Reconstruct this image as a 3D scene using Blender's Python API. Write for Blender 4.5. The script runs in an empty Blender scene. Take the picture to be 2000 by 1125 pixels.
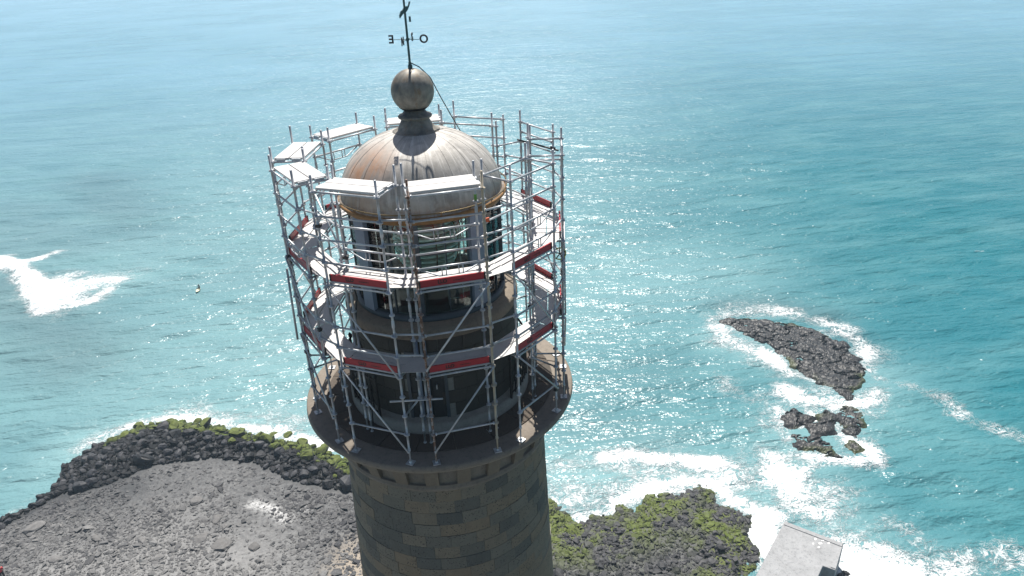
import bpy, bmesh, math, random
import numpy as np
from mathutils import Vector, Matrix, Euler
R = math.radians
rng = np.random.default_rng(7)
random.seed(7)
scene = bpy.context.scene
COL = scene.collection
HG = 47.0            # gallery floor above the sea (m)

# ------------------------------------------------------------------ camera
def set_camera():
    D, h, yaw, pitch, roll, f = 16.2529, 10.6129, 0.1237, 0.4586, -0.0428, 1398.7
    fw = Vector((math.sin(yaw)*math.cos(pitch), math.cos(yaw)*math.cos(pitch), -math.sin(pitch)))
    r = Vector((math.cos(yaw), -math.sin(yaw), 0)); u = r.cross(fw)
    c, s = math.cos(roll), math.sin(roll)
    r2, u2 = r*c + u*s, u*c - r*s
    cd = bpy.data.cameras.new('camera'); cam = bpy.data.objects.new('camera', cd); COL.objects.link(cam)
    m = Matrix((r2, u2, -fw)).transposed().to_4x4()
    m.translation = Vector((0, -D, HG + h)); cam.matrix_world = m
    cd.sensor_width = 36.0; cd.lens = f/2000*36.0; cd.clip_end = 30000; cd.clip_start = 0.1
    scene.camera = cam
set_camera()

# ------------------------------------------------------------------ sky, sun, exposure
SUN_EL, SUN_AZ = 60.0, 6.0       # azimuth from +Y towards +X
world = bpy.data.worlds.new('World'); scene.world = world; world.use_nodes = True
wn = world.node_tree; bg = wn.nodes['Background']
sky = wn.nodes.new('ShaderNodeTexSky'); sky.sky_type = 'NISHITA'; sky.sun_disc = False
sky.sun_elevation = R(SUN_EL); sky.sun_rotation = R(SUN_AZ); sky.air_density = 1.0; sky.dust_density = 1.6
wn.links.new(sky.outputs[0], bg.inputs[0]); bg.inputs[1].default_value = 0.052
sl = bpy.data.lights.new('sun', 'SUN'); sl.energy = 5.0; sl.angle = R(0.53); sl.color = (1.0, 0.955, 0.89)
so = bpy.data.objects.new('sun', sl); COL.objects.link(so)
sd = Vector((math.sin(R(SUN_AZ))*math.cos(R(SUN_EL)), math.cos(R(SUN_AZ))*math.cos(R(SUN_EL)), math.sin(R(SUN_EL))))
so.rotation_euler = sd.to_track_quat('Z', 'Y').to_euler(); so.location = (40, 300, 400)
vs = scene.view_settings; vs.view_transform = 'Standard'; vs.look = 'None'; vs.gamma = 1; vs.exposure = 0.68
scene.cycles.use_denoising = True
scene.cycles.max_bounces = 8; scene.cycles.transparent_max_bounces = 16; scene.cycles.volume_bounces = 1

# ------------------------------------------------------------------ plan of the coast (metres, tower axis = origin, sea level = 0)
FOAM_WIDE = [
  ([(14, 47), (24, 47), (34, 43), (38, 40)], 5.5, .38), ([(38, 47), (41, 41), (42, 34)], 4.8, .55), ([(41, 33), (46, 31), (50, 29)], 4.5, .36),
  ([(45, 78), (47, 70), (52, 62), (50, 57)], 4.8, .48), ([(42, 60), (40, 54), (40, 48)], 4.0, .38), ([(61, 72), (63, 64), (60, 58), (54, 52), (50, 46)], 4.0, .38),
  ([(-44, 67), (-36, 71), (-24, 67), (-15, 61)], 4.0, .42), ([(-70, 117), (-60, 121)], 7.0, .36)]
FOAM = [
  ([(-89.8, 136.5), (-84.6, 131.6), (-78.5, 124.5), (-72.7, 115.2), (-69.1, 109.0)], 2.2, 1.5),
  ([(-71.7, 119.4), (-67.3, 112.9)], 5.0, 1.15),
  ([(-71.7, 119.4), (-66.5, 120.5), (-61.3, 120.5)], 3.2, 1.05),
  ([(-68.9, 109.1), (-64.3, 109.8), (-60.9, 115.2)], 1.6, 1.0),
  ([(-85.5, 133.6), (-82.3, 135.6), (-79.2, 138.2)], 1.5, 0.9),
  ([(18.8, 51.0), (22.6, 50.7), (25.9, 48.9), (31.6, 47.4)], 1.3, 1.25),
  ([(12.1, 46.1), (17.3, 45.1), (22.1, 45.1), (26.4, 45.2), (30.6, 44.8)], 4.0, 0.66),
  ([(13.0, 50.4), (19.3, 48.3), (26.4, 47.0)], 3.2, 0.62),
  ([(18.0, 43.3), (22.5, 44.6), (27.0, 45.2), (30.3, 44.0), (30.6, 40.6)], 0.9, 1.2),
  ([(32.9, 37.8), (31.5, 35.5), (30.2, 34.4)], 2.0, 1.5),
  ([(31.2, 40.5), (32.9, 39.0), (34.1, 38.0)], 1.6, 1.2),
  ([(38.6, 47.0), (37.9, 43.0), (37.9, 39.6), (38.8, 37.9)], 2.6, 0.98),
  ([(43.6, 45.5), (40.0, 43.5), (36.7, 40.7)], 1.4, 0.85),
  ([(41.1, 33.0), (42.4, 31.4), (44.1, 29.7), (47.1, 27.9)], 2.8, 1.0),
  ([(39.2, 31.6), (39.2, 29.0), (43.4, 27.9)], 3.0, 1.4),
  ([(43.2, 34.4), (45.9, 35.0), (46.6, 33.4), (46.8, 31.3), (49.4, 28.8)], 1.8, 0.68),
  ([(53.3, 28.7), (55.7, 29.6), (55.2, 27.7)], 1.8, 0.55),
  ([(45.2, 81.2), (49.9, 82.9), (54.3, 82.7), (58.4, 80.1), (61.2, 77.2), (63.8, 74.1)], 2.1, 0.78),
  ([(62.3, 73.1), (63.4, 67.8), (60.9, 62.6)], 1.8, 0.7),
  ([(44.4, 78.2), (44.4, 74.1), (47.6, 70.3), (48.5, 68.0)], 2.4, 0.85),
  ([(48.0, 69.5), (48.8, 66.2)], 1.5, 1.3),
  ([(49.4, 64.2), (51.9, 61.7)], 1.2, 0.9),
  ([(62.5, 66.5), (60.5, 62.6), (60.8, 60.6)], 1.5, 0.85),
  ([(46.3, 59.7), (47.7, 58.1), (50.8, 55.7), (55.6, 55.4), (58.9, 57.1)], 1.7, 0.85),
  ([(46.6, 60.2), (47.4, 59.0)], 1.6, 1.2),
  ([(49.4, 50.9), (49.2, 48.4), (50.5, 46.1), (50.1, 44.3)], 1.4, 0.9),
  ([(47.4, 54.3), (48.0, 53.4), (44.4, 51.9)], 0.5, 1.1),
  ([(40.8, 47.5), (43.9, 46.0), (48.3, 44.6)], 1.3, 0.9),
  ([(43.7, 56.0), (41.8, 50.8), (41.6, 47.8)], 1.0, 0.8),
  ([(61.3, 59.6), (64.2, 56.0), (65.9, 53.3), (66.4, 49.2), (68.0, 46.8), (69.4, 44.3)], 1.5, 0.62),
  ([(64.8, 51.8), (66.8, 49.7)], 1.2, 0.5),
  ([(-42.4, 68.9), (-39.3, 69.8), (-36.0, 69.9), (-30.8, 67.7), (-24.9, 65.1), (-19.3, 62.7), (-15.1, 59.8)], 1.3, 0.95),
  ([(-47.4, 65.0), (-44.6, 67.6), (-41.8, 69.1)], 1.6, 0.62),
  ([(-37.8, 71.5), (-31.2, 69.8), (-24.0, 67.6), (-18.4, 65.9)], 1.4, 0.6),
  ([(-21.7, 63.2), (-17.8, 61.1), (-15.0, 58.7)], 1.2, 1.0),
  ([(39.9, 60.3), (42.9, 57.3), (44.3, 55.8)], 1.8, 0.5),
  ([(38.7, 64.4), (40.6, 60.2)], 1.8, 0.45),
]
MILK = [
  ([(13.2, 48.6), (25.2, 47.2), (30.9, 42.6), (38.7, 41.1), (39.9, 34.6)], 7, 0.65),
  ([(44.7, 74.9), (52.4, 67.1), (59.4, 60.2), (47.7, 52.9), (41.3, 46.0)], 7, 0.6),
  ([(41.4, 31.6), (47.5, 28.5)], 6, 0.35),
  ([(-68.7, 116.5), (-61.4, 119.4)], 7, 0.6),
  ([(-47.4, 65.0), (-39.2, 69.4), (-28.8, 67.9), (-15.1, 59.8)], 5, 0.7),
  ([(34.9, 104.6), (51.8, 96.1), (21.9, 90.3)], 14, 0.5),
  ([(-44.4, 87.2), (-27.6, 80.7)], 16, 0.35),
  ([(53.5, 45.6), (58.6, 39.1)], 9, 0.15),
]
DARK = [
  ([(-83.1, 121.9), (-73.7, 111.2), (-65.5, 99.9), (-55.9, 89.6)], 9, 0.8),
  ([(-92.2, 194.5), (-75.3, 164.4), (-67.7, 151.8)], 10, 0.5),
  ([(48.9, 84.8), (56.0, 84.4), (63.2, 77.6)], 3.5, 0.8),
  ([(62.9, 72.6), (63.3, 66.3)], 3.0, 0.7),
  ([(50.1, 62.7), (48.3, 65.2)], 2.0, 0.5),
  ([(18.5, 57.5), (27.1, 52.7)], 5, 0.35),
  ([(-104.3, 167.9), (-82.1, 142.6)], 14, 0.4),
  ([(32.6, 68.4), (23.9, 64.8)], 6, 0.3),
]
SHORE_L = [(-51.1, 53.1), (-48.6, 54.8), (-47.1, 59.0), (-47.7, 62.0), (-44.7, 65.5), (-40.8, 68.4), (-36.4, 69.1), (-29.7, 66.2), (-23.2, 62.9), (-17.7, 60.3), (-14.2, 57.6), (-11.6, 55.1)]
BANK_IN = [(-50.4, 51.5), (-46.3, 56.1), (-40.6, 56.4), (-36.0, 58.8), (-28.9, 59.4), (-23.5, 57.4), (-18.7, 53.2), (-11.9, 50.2)]
SHELF = [(10.9, 44.6), (12.1, 43.6), (13.2, 40.6), (17.4, 41.4), (22.7, 43.3), (26.5, 43.8), (29.7, 42.8), (29.0, 40.4), (31.7, 38.4), (30.0, 36.0), (30.2, 33.5), (28.6, 30.5)]
REEF_A = [(46.1, 79.9), (50.5, 80.4), (55.2, 77.4), (59.2, 73.7), (61.3, 69.3), (60.1, 63.6), (57.0, 58.9), (53.5, 56.2), (52.3, 59.9), (51.9, 61.9), (50.0, 67.1), (50.0, 72.0), (47.7, 76.1)]
REEF_B = [[(43.6, 54.8), (45.6, 55.5), (46.7, 53.4), (44.5, 52.2), (43.0, 51.9)], [(45.8, 51.9), (49.5, 54.5), (49.7, 52.8), (48.4, 49.8), (46.0, 49.8), (44.4, 50.6)], [(42.9, 50.4), (45.2, 49.7), (47.0, 47.5), (46.0, 46.3), (44.4, 46.9), (42.3, 48.0)], [(49.8, 53.9), (52.2, 54.6), (54.1, 53.0), (52.1, 50.9), (49.6, 51.4)], [(47.6, 47.9), (49.7, 48.0), (50.0, 46.2), (48.3, 45.8)], [(49.7, 50.6), (51.2, 50.9), (50.0, 49.2), (49.0, 49.2)]]

# ------------------------------------------------------------------ helpers
def wl(o):
    v = Vector((0, 0, 0))
    while o is not None:
        v += o.location; o = o.parent
    return v
def mesh_of(name, verts, faces, mat=None, smooth=False):
    me = bpy.data.meshes.new(name)
    me.from_pydata([tuple(v) for v in verts], [], [tuple(f) for f in faces])
    if smooth:
        me.polygons.foreach_set('use_smooth', [True]*len(me.polygons))
    if mat: me.materials.append(mat)
    me.update()
    return me
def part(name, geo, mat, parent=None, smooth=False):
    """geo in world coordinates -> one mesh object under parent (parents are only translated)."""
    off = wl(parent) if parent else Vector((0, 0, 0))
    v, f = geo
    me = mesh_of(name, [(p[0]-off.x, p[1]-off.y, p[2]-off.z) for p in v], f, mat, smooth)
    o = bpy.data.objects.new(name, me); COL.objects.link(o)
    if parent: o.parent = parent
    return o
def place(name, me, loc, parent=None, rz=0, rot=None, scale=None):
    o = bpy.data.objects.new(name, me); COL.objects.link(o)
    off = wl(parent) if parent else Vector((0, 0, 0))
    o.location = Vector(loc) - off
    if rot is not None: o.rotation_euler = rot
    elif rz: o.rotation_euler = (0, 0, rz)
    if scale is not None: o.scale = scale
    if parent: o.parent = parent
    return o
def empty(name, loc):
    o = bpy.data.objects.new(name, None); COL.objects.link(o); o.location = loc; o.empty_display_size = .2
    return o
def text_mesh(name, cu, parent):
    tmp = bpy.data.objects.new(name, cu); COL.objects.link(tmp); bpy.context.view_layer.update()
    me = bpy.data.meshes.new_from_object(tmp.evaluated_get(bpy.context.evaluated_depsgraph_get()))
    bpy.data.objects.remove(tmp); me.name = name
    o = bpy.data.objects.new(name, me); COL.objects.link(o); o.parent = parent
    return o
def tag(o, label=None, cat=None, group=None, kind=None):
    if label: o['label'] = label
    if cat: o['category'] = cat
    if group: o['group'] = group
    if kind: o['kind'] = kind
    return o
def join(*gs):
    V, F = [], []
    for v, f in gs:
        b = len(V); V += [tuple(p) for p in v]; F += [tuple(i+b for i in q) for q in f]
    return V, F
def box(cx, cy, cz, sx, sy, sz, rz=0.0):
    c, s = math.cos(rz), math.sin(rz); V = []
    for dz in (-.5, .5):
        for dx, dy in ((-.5, -.5), (.5, -.5), (.5, .5), (-.5, .5)):
            x, y = dx*sx, dy*sy
            V.append((cx + x*c - y*s, cy + x*s + y*c, cz + dz*sz))
    return V, [(3,2,1,0), (4,5,6,7), (0,1,5,4), (1,2,6,5), (2,3,7,6), (3,0,4,7)]
def lathe(prof, n=48, cx=0, cy=0, closed=False, a0=0.0, a1=None):
    full = a1 is None
    m = n if full else n+1
    V, F = [], []
    for r, z in prof:
        for i in range(m):
            a = 2*math.pi*i/n if full else a0 + (a1-a0)*i/n
            V.append((cx + r*math.sin(a), cy - r*math.cos(a), z))
    k = len(prof)
    for j in range(k-1 if not closed else k):
        j2 = (j+1) % k
        for i in range(n):
            i2 = (i+1) % m
            F.append((j*m+i, j*m+i2, j2*m+i2, j2*m+i))
    return V, F
def capped(prof, n=12, cx=0, cy=0):
    V, F = lathe(prof, n, cx, cy)
    F.append(tuple(reversed(range(n)))); b = (len(prof)-1)*n; F.append(tuple(b+i for i in range(n)))
    return V, F
def torus(Rm, z, r, n=64, m=8, cx=0, cy=0):
    return lathe([(Rm + r*math.cos(2*math.pi*j/m), z + r*math.sin(2*math.pi*j/m)) for j in range(m)], n, cx, cy, closed=True)
def rods(prof, p0, p1, n=8):
    """lathe whose profile is (radius, fraction or offset along p0->p1)."""
    p0, p1 = Vector(p0), Vector(p1); d = (p1-p0); L = d.length; d.normalize()
    a = d.orthogonal().normalized(); b = d.cross(a)
    V, F = [], []
    for r, t in prof:
        c = p0 + d*(t*L)
        for i in range(n):
            w = 2*math.pi*i/n
            V.append(tuple(c + a*(r*math.cos(w)) + b*(r*math.sin(w))))
    k = len(prof)
    for j in range(k-1):
        for i in range(n):
            F.append((j*n+i, j*n+(i+1) % n, (j+1)*n+(i+1) % n, (j+1)*n+i))
    F.append(tuple(reversed(range(n)))); F.append(tuple((k-1)*n+i for i in range(n)))
    return V, F
def tube(p0, p1, r, n=8): return rods([(r, 0), (r, 1)], p0, p1, n)
def polytube(pts, r, n=6):
    P = [Vector(p) for p in pts]; V, F = [], []
    up = Vector((0.3, 0.2, 1)).normalized()
    for i, p in enumerate(P):
        d = (P[min(i+1, len(P)-1)] - P[max(i-1, 0)]).normalized()
        a = d.cross(up).normalized(); b = d.cross(a)
        for k in range(n):
            w = 2*math.pi*k/n; V.append(tuple(p + a*(r*math.cos(w)) + b*(r*math.sin(w))))
    for i in range(len(P)-1):
        for k in range(n): F.append((i*n+k, i*n+(k+1) % n, (i+1)*n+(k+1) % n, (i+1)*n+k))
    F.append(tuple(reversed(range(n)))); F.append(tuple((len(P)-1)*n+k for k in range(n)))
    return V, F
def sector(r0, r1, z0, z1, a0, a1, r0b=None, r1b=None, n=1):
    """curved block between radii and angles; r0b/r1b = radii at the bottom."""
    r0b = r0 if r0b is None else r0b; r1b = r1 if r1b is None else r1b
    V, F = [], []
    for i in range(n+1):
        a = a0 + (a1-a0)*i/n; s, c = math.sin(a), -math.cos(a)
        V += [(r0b*s, r0b*c, z0), (r1b*s, r1b*c, z0), (r1*s, r1*c, z1), (r0*s, r0*c, z1)]
    for i in range(n):
        b = 4*i
        for j in range(4): F.append((b+j, b+4+j, b+4+(j+1) % 4, b+(j+1) % 4))
    F.append((0, 1, 2, 3)); F.append((4*n+3, 4*n+2, 4*n+1, 4*n))
    return V, F

# vectorised value noise
def vnoise(x, y, seed=0):
    xi, yi = np.floor(x).astype(np.int64), np.floor(y).astype(np.int64)
    fx, fy = x-xi, y-yi; fx = fx*fx*(3-2*fx); fy = fy*fy*(3-2*fy)
    def h(a, b):
        n = (a*374761393 + b*668265263 + seed*974634777) & 0x7fffffff
        n = ((n ^ (n >> 13))*1274126177) & 0x7fffffff
        return ((n ^ (n >> 16)) & 0xffff)/65535.0
    return (h(xi,yi)*(1-fx)+h(xi+1,yi)*fx)*(1-fy) + (h(xi,yi+1)*(1-fx)+h(xi+1,yi+1)*fx)*fy
def fbm(x, y, o=4, seed=0):
    s, a, t = 0, .5, 0
    for i in range(o):
        s = s + a*vnoise(x, y, seed+i*17); t += a; x, y, a = x*2.03+3.1, y*2.03-1.7, a*.5
    return s/t
def seg_dist(X, Y, pts, close=False):
    d = np.full(X.shape, 1e9)
    n = len(pts)
    for i in range(n if close else n-1):
        (ax, ay), (bx, by) = pts[i], pts[(i+1) % n]
        ux, uy = bx-ax, by-ay; L = ux*ux+uy*uy+1e-9
        t = np.clip(((X-ax)*ux+(Y-ay)*uy)/L, 0, 1)
        d = np.minimum(d, np.hypot(X-ax-t*ux, Y-ay-t*uy))
    return d
def inside(X, Y, pts):
    r = np.zeros(X.shape, bool); n = len(pts)
    for i in range(n):
        (ax, ay), (bx, by) = pts[i], pts[(i+1) % n]
        if ay == by: continue
        c = ((ay > Y) != (by > Y)) & (X < (bx-ax)*(Y-ay)/(by-ay)+ax)
        r ^= c
    return r
def sdist(X, Y, pts):
    d = seg_dist(X, Y, pts, True)
    return np.where(inside(X, Y, pts), d, -d)
def sstep(a, b, x):
    t = np.clip((x-a)/(b-a), 0, 1); return t*t*(3-2*t)
def np_mesh(name, V, F, mat, smooth=False, attrs=None):
    """V (n,3), F (m,k) numpy arrays."""
    me = bpy.data.meshes.new(name); k = F.shape[1]
    me.vertices.add(len(V)); me.vertices.foreach_set('co', np.asarray(V, np.float32).ravel())
    me.loops.add(F.size); me.loops.foreach_set('vertex_index', F.astype(np.int32).ravel())
    me.polygons.add(len(F)); me.polygons.foreach_set('loop_start', np.arange(0, F.size, k, dtype=np.int32))
    me.update(calc_edges=True)
    me.polygons.foreach_set('use_smooth', np.full(len(F), smooth))
    for an, av in (attrs or {}).items():
        a = me.attributes.new(an, 'FLOAT', 'POINT'); a.data.foreach_set('value', np.asarray(av, np.float32).ravel())
    me.materials.append(mat); me.validate(); me.update()
    return me
def grid_faces(nx, ny):
    i, j = np.meshgrid(np.arange(nx-1), np.arange(ny-1), indexing='ij')
    a = (i*ny + j).ravel()
    return np.stack([a, a+ny, a+ny+1, a+1], 1)

# ------------------------------------------------------------------ materials
class NT:
    def __init__(s, name):
        s.m = bpy.data.materials.new(name); s.m.use_nodes = True; s.t = s.m.node_tree
        s.b = s.t.nodes['Principled BSDF']; s.out = s.t.nodes['Material Output']
    def n(s, typ, ins=None, **kw):
        nd = s.t.nodes.new('ShaderNode'+typ)
        for k, v in kw.items(): setattr(nd, k, v)
        for k, v in (ins or {}).items(): s.set(nd.inputs[k], v)
        return nd
    def set(s, sock, v):
        if isinstance(v, bpy.types.NodeSocket): s.t.links.new(v, sock)
        elif isinstance(v, bpy.types.Node): s.t.links.new(v.outputs[0], sock)
        else: sock.default_value = v
    def p(s, **kw):
        for k, v in kw.items(): s.set(s.b.inputs[k.replace('_', ' ')], v)
    def obj(s, scale=(1,1,1), rand=False):
        tc = s.n('TexCoord')
        if rand:
            off = s.math('MULTIPLY', s.rnd(), 57.0)
            return s.n('VectorMath', {0: tc.outputs['Object'], 1: s.n('CombineXYZ', {'X': off, 'Y': off, 'Z': off}).outputs[0]}, operation='ADD').outputs[0]
        mp = s.n('Mapping', {'Vector': tc.outputs['Object'], 'Scale': scale}); return mp.outputs[0]
    def pos(s, scale=(1,1,1), rot=(0,0,0)):
        g = s.n('NewGeometry'); mp = s.n('Mapping', {'Vector': g.outputs['Position'], 'Scale': scale, 'Rotation': rot}); return mp.outputs[0]
    def noise(s, vec, scale, detail=4, rough=.55, dist=0):
        return s.n('TexNoise', {'Vector': vec, 'Scale': scale, 'Detail': detail, 'Roughness': rough, 'Distortion': dist}).outputs['Fac']
    def ramp(s, fac, stops, interp='LINEAR'):
        nd = s.n('ValToRGB', {'Fac': fac}); cr = nd.color_ramp; cr.interpolation = interp
        while len(cr.elements) < len(stops): cr.elements.new(.5)
        for e, (p, c) in zip(cr.elements, stops):
            e.position = p; e.color = (c, c, c, 1) if isinstance(c, (int, float)) else (*c, 1)
        return nd.outputs[0]
    def mix(s, fac, a, b, blend='MIX'):
        nd = s.n('Mix', data_type='RGBA', blend_type=blend)
        s.set(nd.inputs[0], fac)
        for sock, v in ((nd.inputs[6], a), (nd.inputs[7], b)):
            s.set(sock, (*v, 1) if isinstance(v, tuple) and len(v) == 3 else v)
        return nd.outputs[2]
    def math(s, op, a, b=0.0, c=0.0, clamp=False):
        nd = s.n('Math', operation=op, use_clamp=clamp); s.set(nd.inputs[0], a); s.set(nd.inputs[1], b); s.set(nd.inputs[2], c); return nd.outputs[0]
    def bump(s, h, strength=.5, dist=.02, normal=None):
        nd = s.n('Bump', {'Height': h, 'Strength': strength, 'Distance': dist})
        if normal is not None: s.set(nd.inputs['Normal'], normal)
        return nd.outputs[0]
    def rnd(s): return s.n('ObjectInfo').outputs['Random']
    def attr(s, name): return s.n('Attribute', attribute_name=name).outputs['Fac']

def mat_plain(name, col, rough=.5, metal=0.0, var=.25, vscale=6, bump=0.0):
    t = NT(name); v = t.obj(); nz = t.noise(v, vscale, 5)
    dark = tuple(c*(1-var) for c in col); lite = tuple(min(1, c*(1+var)) for c in col)
    t.p(Base_Color=t.mix(nz, dark, lite), Roughness=rough, Metallic=metal)
    if bump: t.p(Normal=t.bump(t.noise(v, vscale*6, 4), bump, .01))
    return t.m
def mat_steel():
    t = NT('galvanised_steel'); v = t.pos(); r = t.rnd()
    nz = t.noise(v, 5, 5, .65); c = t.mix(t.ramp(nz, [(.3, 0.0), (.72, 1.0)]), (.36, .38, .40), (.68, .70, .72))
    c = t.mix(t.math('MULTIPLY', r, .45), c, (.22, .23, .25))
    sp = t.ramp(t.noise(v, 34, 3), [(.62, 0.0), (.7, 1.0)])
    c = t.mix(t.math('MULTIPLY', sp, .5), c, (.16, .13, .10))
    t.p(Base_Color=c, Metallic=.45, Roughness=t.math('MULTIPLY_ADD', nz, .3, .28)); return t.m
def mat_rusty():
    t = NT('rusty_tube'); v = t.pos(); nz = t.noise(v, 9, 5, .7)
    t.p(Base_Color=t.ramp(nz, [(.42, (.34, .34, .34)), (.52, (.22, .13, .09)), (.7, (.12, .055, .03))]), Metallic=.2, Roughness=.75); return t.m
def mat_deck():
    t = NT('scaffold_deck_metal'); v = t.pos(); r = t.rnd()
    nz = t.noise(v, 3.5, 6, .65); c = t.mix(nz, (.42, .415, .405), (.60, .595, .585))
    g = t.ramp(t.noise(v, 14, 4, .7), [(.56, 0.0), (.72, 1.0)]); c = t.mix(t.math('MULTIPLY', g, .55), c, (.27, .25, .22))
    c = t.mix(t.math('MULTIPLY', r, .25), c, (.45, .42, .40))
    perf = t.n('TexVoronoi', {'Vector': v, 'Scale': 26.0}).outputs['Distance']
    t.p(Base_Color=c, Metallic=.1, Roughness=.48, Normal=t.bump(perf, .35, .006)); return t.m
def mat_stone(name, a, b, c, pit=.5, rnd=.9, scale=1.0):
    t = NT(name); v = t.obj(rand=True); r = t.rnd()
    base = t.ramp(r, [(0, a), (.5, b), (1, c)])
    nz = t.noise(v, 4*scale, 6, .65); col = t.mix(nz, base, t.mix(.5, base, (.02, .02, .02)))
    pits = t.n('TexVoronoi', {'Vector': v, 'Scale': 16.0*scale, 'Randomness': 1.0}).outputs['Distance']
    pm = t.ramp(pits, [(.16, 1.0), (.32, 0.0)]); pm2 = t.math('MULTIPLY', pm, t.ramp(t.noise(v, 3*scale, 3), [(.38, 0.0), (.55, 1.0)]))
    col = t.mix(t.math('MULTIPLY', pm2, pit), col, (.012, .012, .012))
    fine = t.noise(v, 60*scale, 4, .7); col = t.mix(t.math('MULTIPLY', fine, .35), col, t.mix(.5, col, (.3, .27, .22)))
    h = t.math('SUBTRACT', t.noise(v, 22*scale, 5, .7), t.math('MULTIPLY', pm2, .8))
    t.p(Base_Color=col, Roughness=.9, Normal=t.bump(h, .55, .03)); return t.m
def mat_concrete(name, col, streak=.3, sc=1.0):
    t = NT(name); v = t.pos()
    n1 = t.noise(v, 1.3*sc, 6, .62); n2 = t.noise(v, 9*sc, 5, .65); n3 = t.noise(v, 45*sc, 3)
    c = t.mix(n1, tuple(x*.62 for x in col), tuple(min(1, x*1.3) for x in col))
    c = t.mix(t.math('MULTIPLY', t.ramp(n2, [(.5, 0.0), (.7, 1.0)]), streak), c, tuple(x*.35 for x in col))
    c = t.mix(t.math('MULTIPLY', t.ramp(n3, [(.6, 0.0), (.68, 1.0)]), .35), c, tuple(min(1, x*1.8) for x in col))
    t.p(Base_Color=c, Roughness=.88, Normal=t.bump(t.math('ADD', n2, t.math('MULTIPLY', n3, .4)), .35, .02)); return t.m
def mat_dome():
    t = NT('weathered_dome_metal'); v = t.obj()
    sep = t.n('SeparateXYZ', {'Vector': v}); x, y, z = sep.outputs
    ang = t.math('ARCTAN2', x, y); 
    comb = t.n('CombineXYZ', {'X': t.math('MULTIPLY', t.math('SINE', ang), 9.0), 'Y': t.math('MULTIPLY', t.math('COSINE', ang), 9.0), 'Z': t.math('MULTIPLY', z, .7)})
    st = t.noise(comb, 1.6, 6, .7, .4); n1 = t.noise(v, 1.5, 6, .6); n2 = t.noise(v, 11, 5, .7)
    c = t.mix(t.ramp(n1, [(.3, 0.0), (.7, 1.0)]), (.28, .265, .24), (.52, .495, .455))
    c = t.mix(t.math('MULTIPLY', t.ramp(st, [(.52, 0.0), (.62, 1.0)]), .6), c, (.66, .64, .60))
    c = t.mix(t.math('MULTIPLY', t.ramp(st, [(.30, 1.0), (.42, 0.0)]), .65), c, (.17, .16, .155))
    # rust bloom on one flank
    w = t.n('VectorMath', {0: v, 1: (-1.18, -.95, DOME_RUST_Z)}, operation='DISTANCE').outputs['Value']
    rm = t.math('MULTIPLY', t.ramp(w, [(.2, 1.0), (.95, 0.0)]), t.ramp(t.math('ADD', t.math('MULTIPLY', n1, .6), t.math('MULTIPLY', st, .5)), [(.42, 0.0), (.62, 1.0)]))
    bl = t.ramp(t.noise(v, 3.2, 6, .7, .5), [(.50, 0.0), (.66, 1.0)]); c = t.mix(t.math('MULTIPLY', bl, .55), c, (.20, .19, .18))
    c = t.mix(t.math('MULTIPLY', rm, .85), c, (.42, .19, .075))
    pits = t.ramp(n2, [(.66, 0.0), (.74, 1.0)]); c = t.mix(t.math('MULTIPLY', pits, .7), c, (.07, .07, .08))
    # rust creeping up from the gutter
    low = t.math('MULTIPLY', t.ramp(t.math('SUBTRACT', z, DOME_BASE_Z), [(.0, 1.0), (.42, 0.0)]), t.ramp(st, [(.38, 0.0), (.6, 1.0)]))
    c = t.mix(t.math('MULTIPLY', low, .8), c, (.20, .105, .035))
    t.p(Base_Color=c, Metallic=.12, Roughness=.55, Normal=t.bump(t.math('ADD', n2, n1), .2, .02)); return t.m
def mat_rock(name, lo, hi, algae=None, wet=.5, attr=False):
    t = NT(name); v = t.obj(rand=True) if not attr else t.pos(); r = t.rnd() if not attr else t.attr('tint')
    nz = t.noise(v, 2.2, 6, .65); fine = t.noise(v, 14, 5, .7)
    base = t.mix(r, lo, hi); c = t.mix(nz, tuple(x*.5 for x in lo), base)
    c = t.mix(t.math('MULTIPLY', t.ramp(fine, [(.55, 0.0), (.75, 1.0)]), .4), c, tuple(min(1, x*2.1) for x in hi))
    if algae is not None:
        g = t.n('NewGeometry'); up = t.n('SeparateXYZ', {'Vector': g.outputs['Normal']}).outputs[2]
        am = t.ramp(t.math('ADD', t.math('MULTIPLY', up, .45), t.math('MULTIPLY', t.noise(v, 2.8, 6, .75), .95)), [(.62, 0.0), (.86, 1.0)])
        if attr: am = t.math('MULTIPLY', am, t.attr('algae'), clamp=True)
        ac = t.mix(t.noise(v, 1.1 if attr else 5, 4, .7), algae[0], algae[1])
        c = t.mix(am, c, ac)
    t.p(Base_Color=c, Roughness=wet, Specular_IOR_Level=.3, Normal=t.bump(t.math('ADD', nz, t.math('MULTIPLY', fine, .5)), .6, .06)); return t.m
GB = 2.2                        # ground level at the tower foot
DOME_BASE_Z, DOME_RUST_Z = HG+5.30-GB, HG+6.05-GB

M = {}
M['steel'] = mat_steel(); M['rusty'] = mat_rusty(); M['deck'] = mat_deck()
M['cream'] = mat_plain('cream_painted_tube', (.42, .36, .27), .6, 0, .3, 8)
M['red'] = mat_plain('red_toe_board', (.36, .012, .022), .42, 0, .35, 5)
M['black'] = mat_plain('black_plastic', (.015, .015, .017), .5)
M['ink'] = mat_plain('black_print', (.02, .006, .008), .5)
M['iron'] = mat_plain('black_iron', (.014, .014, .016), .5, .2)
M['shaft'] = mat_stone('basalt_ashlar', (.100, .106, .095), (.225, .205, .158), (.275, .21, .135), .9)
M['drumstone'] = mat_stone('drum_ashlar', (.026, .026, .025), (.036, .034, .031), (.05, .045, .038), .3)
M['mortar'] = mat_concrete('mortar', (.26, .25, .22), .3, 2)
M['gallery'] = mat_concrete('gallery_concrete', (.205, .175, .142), .4)
M['bracket'] = mat_concrete('bracket_stone', (.17, .14, .105), .3)
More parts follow.
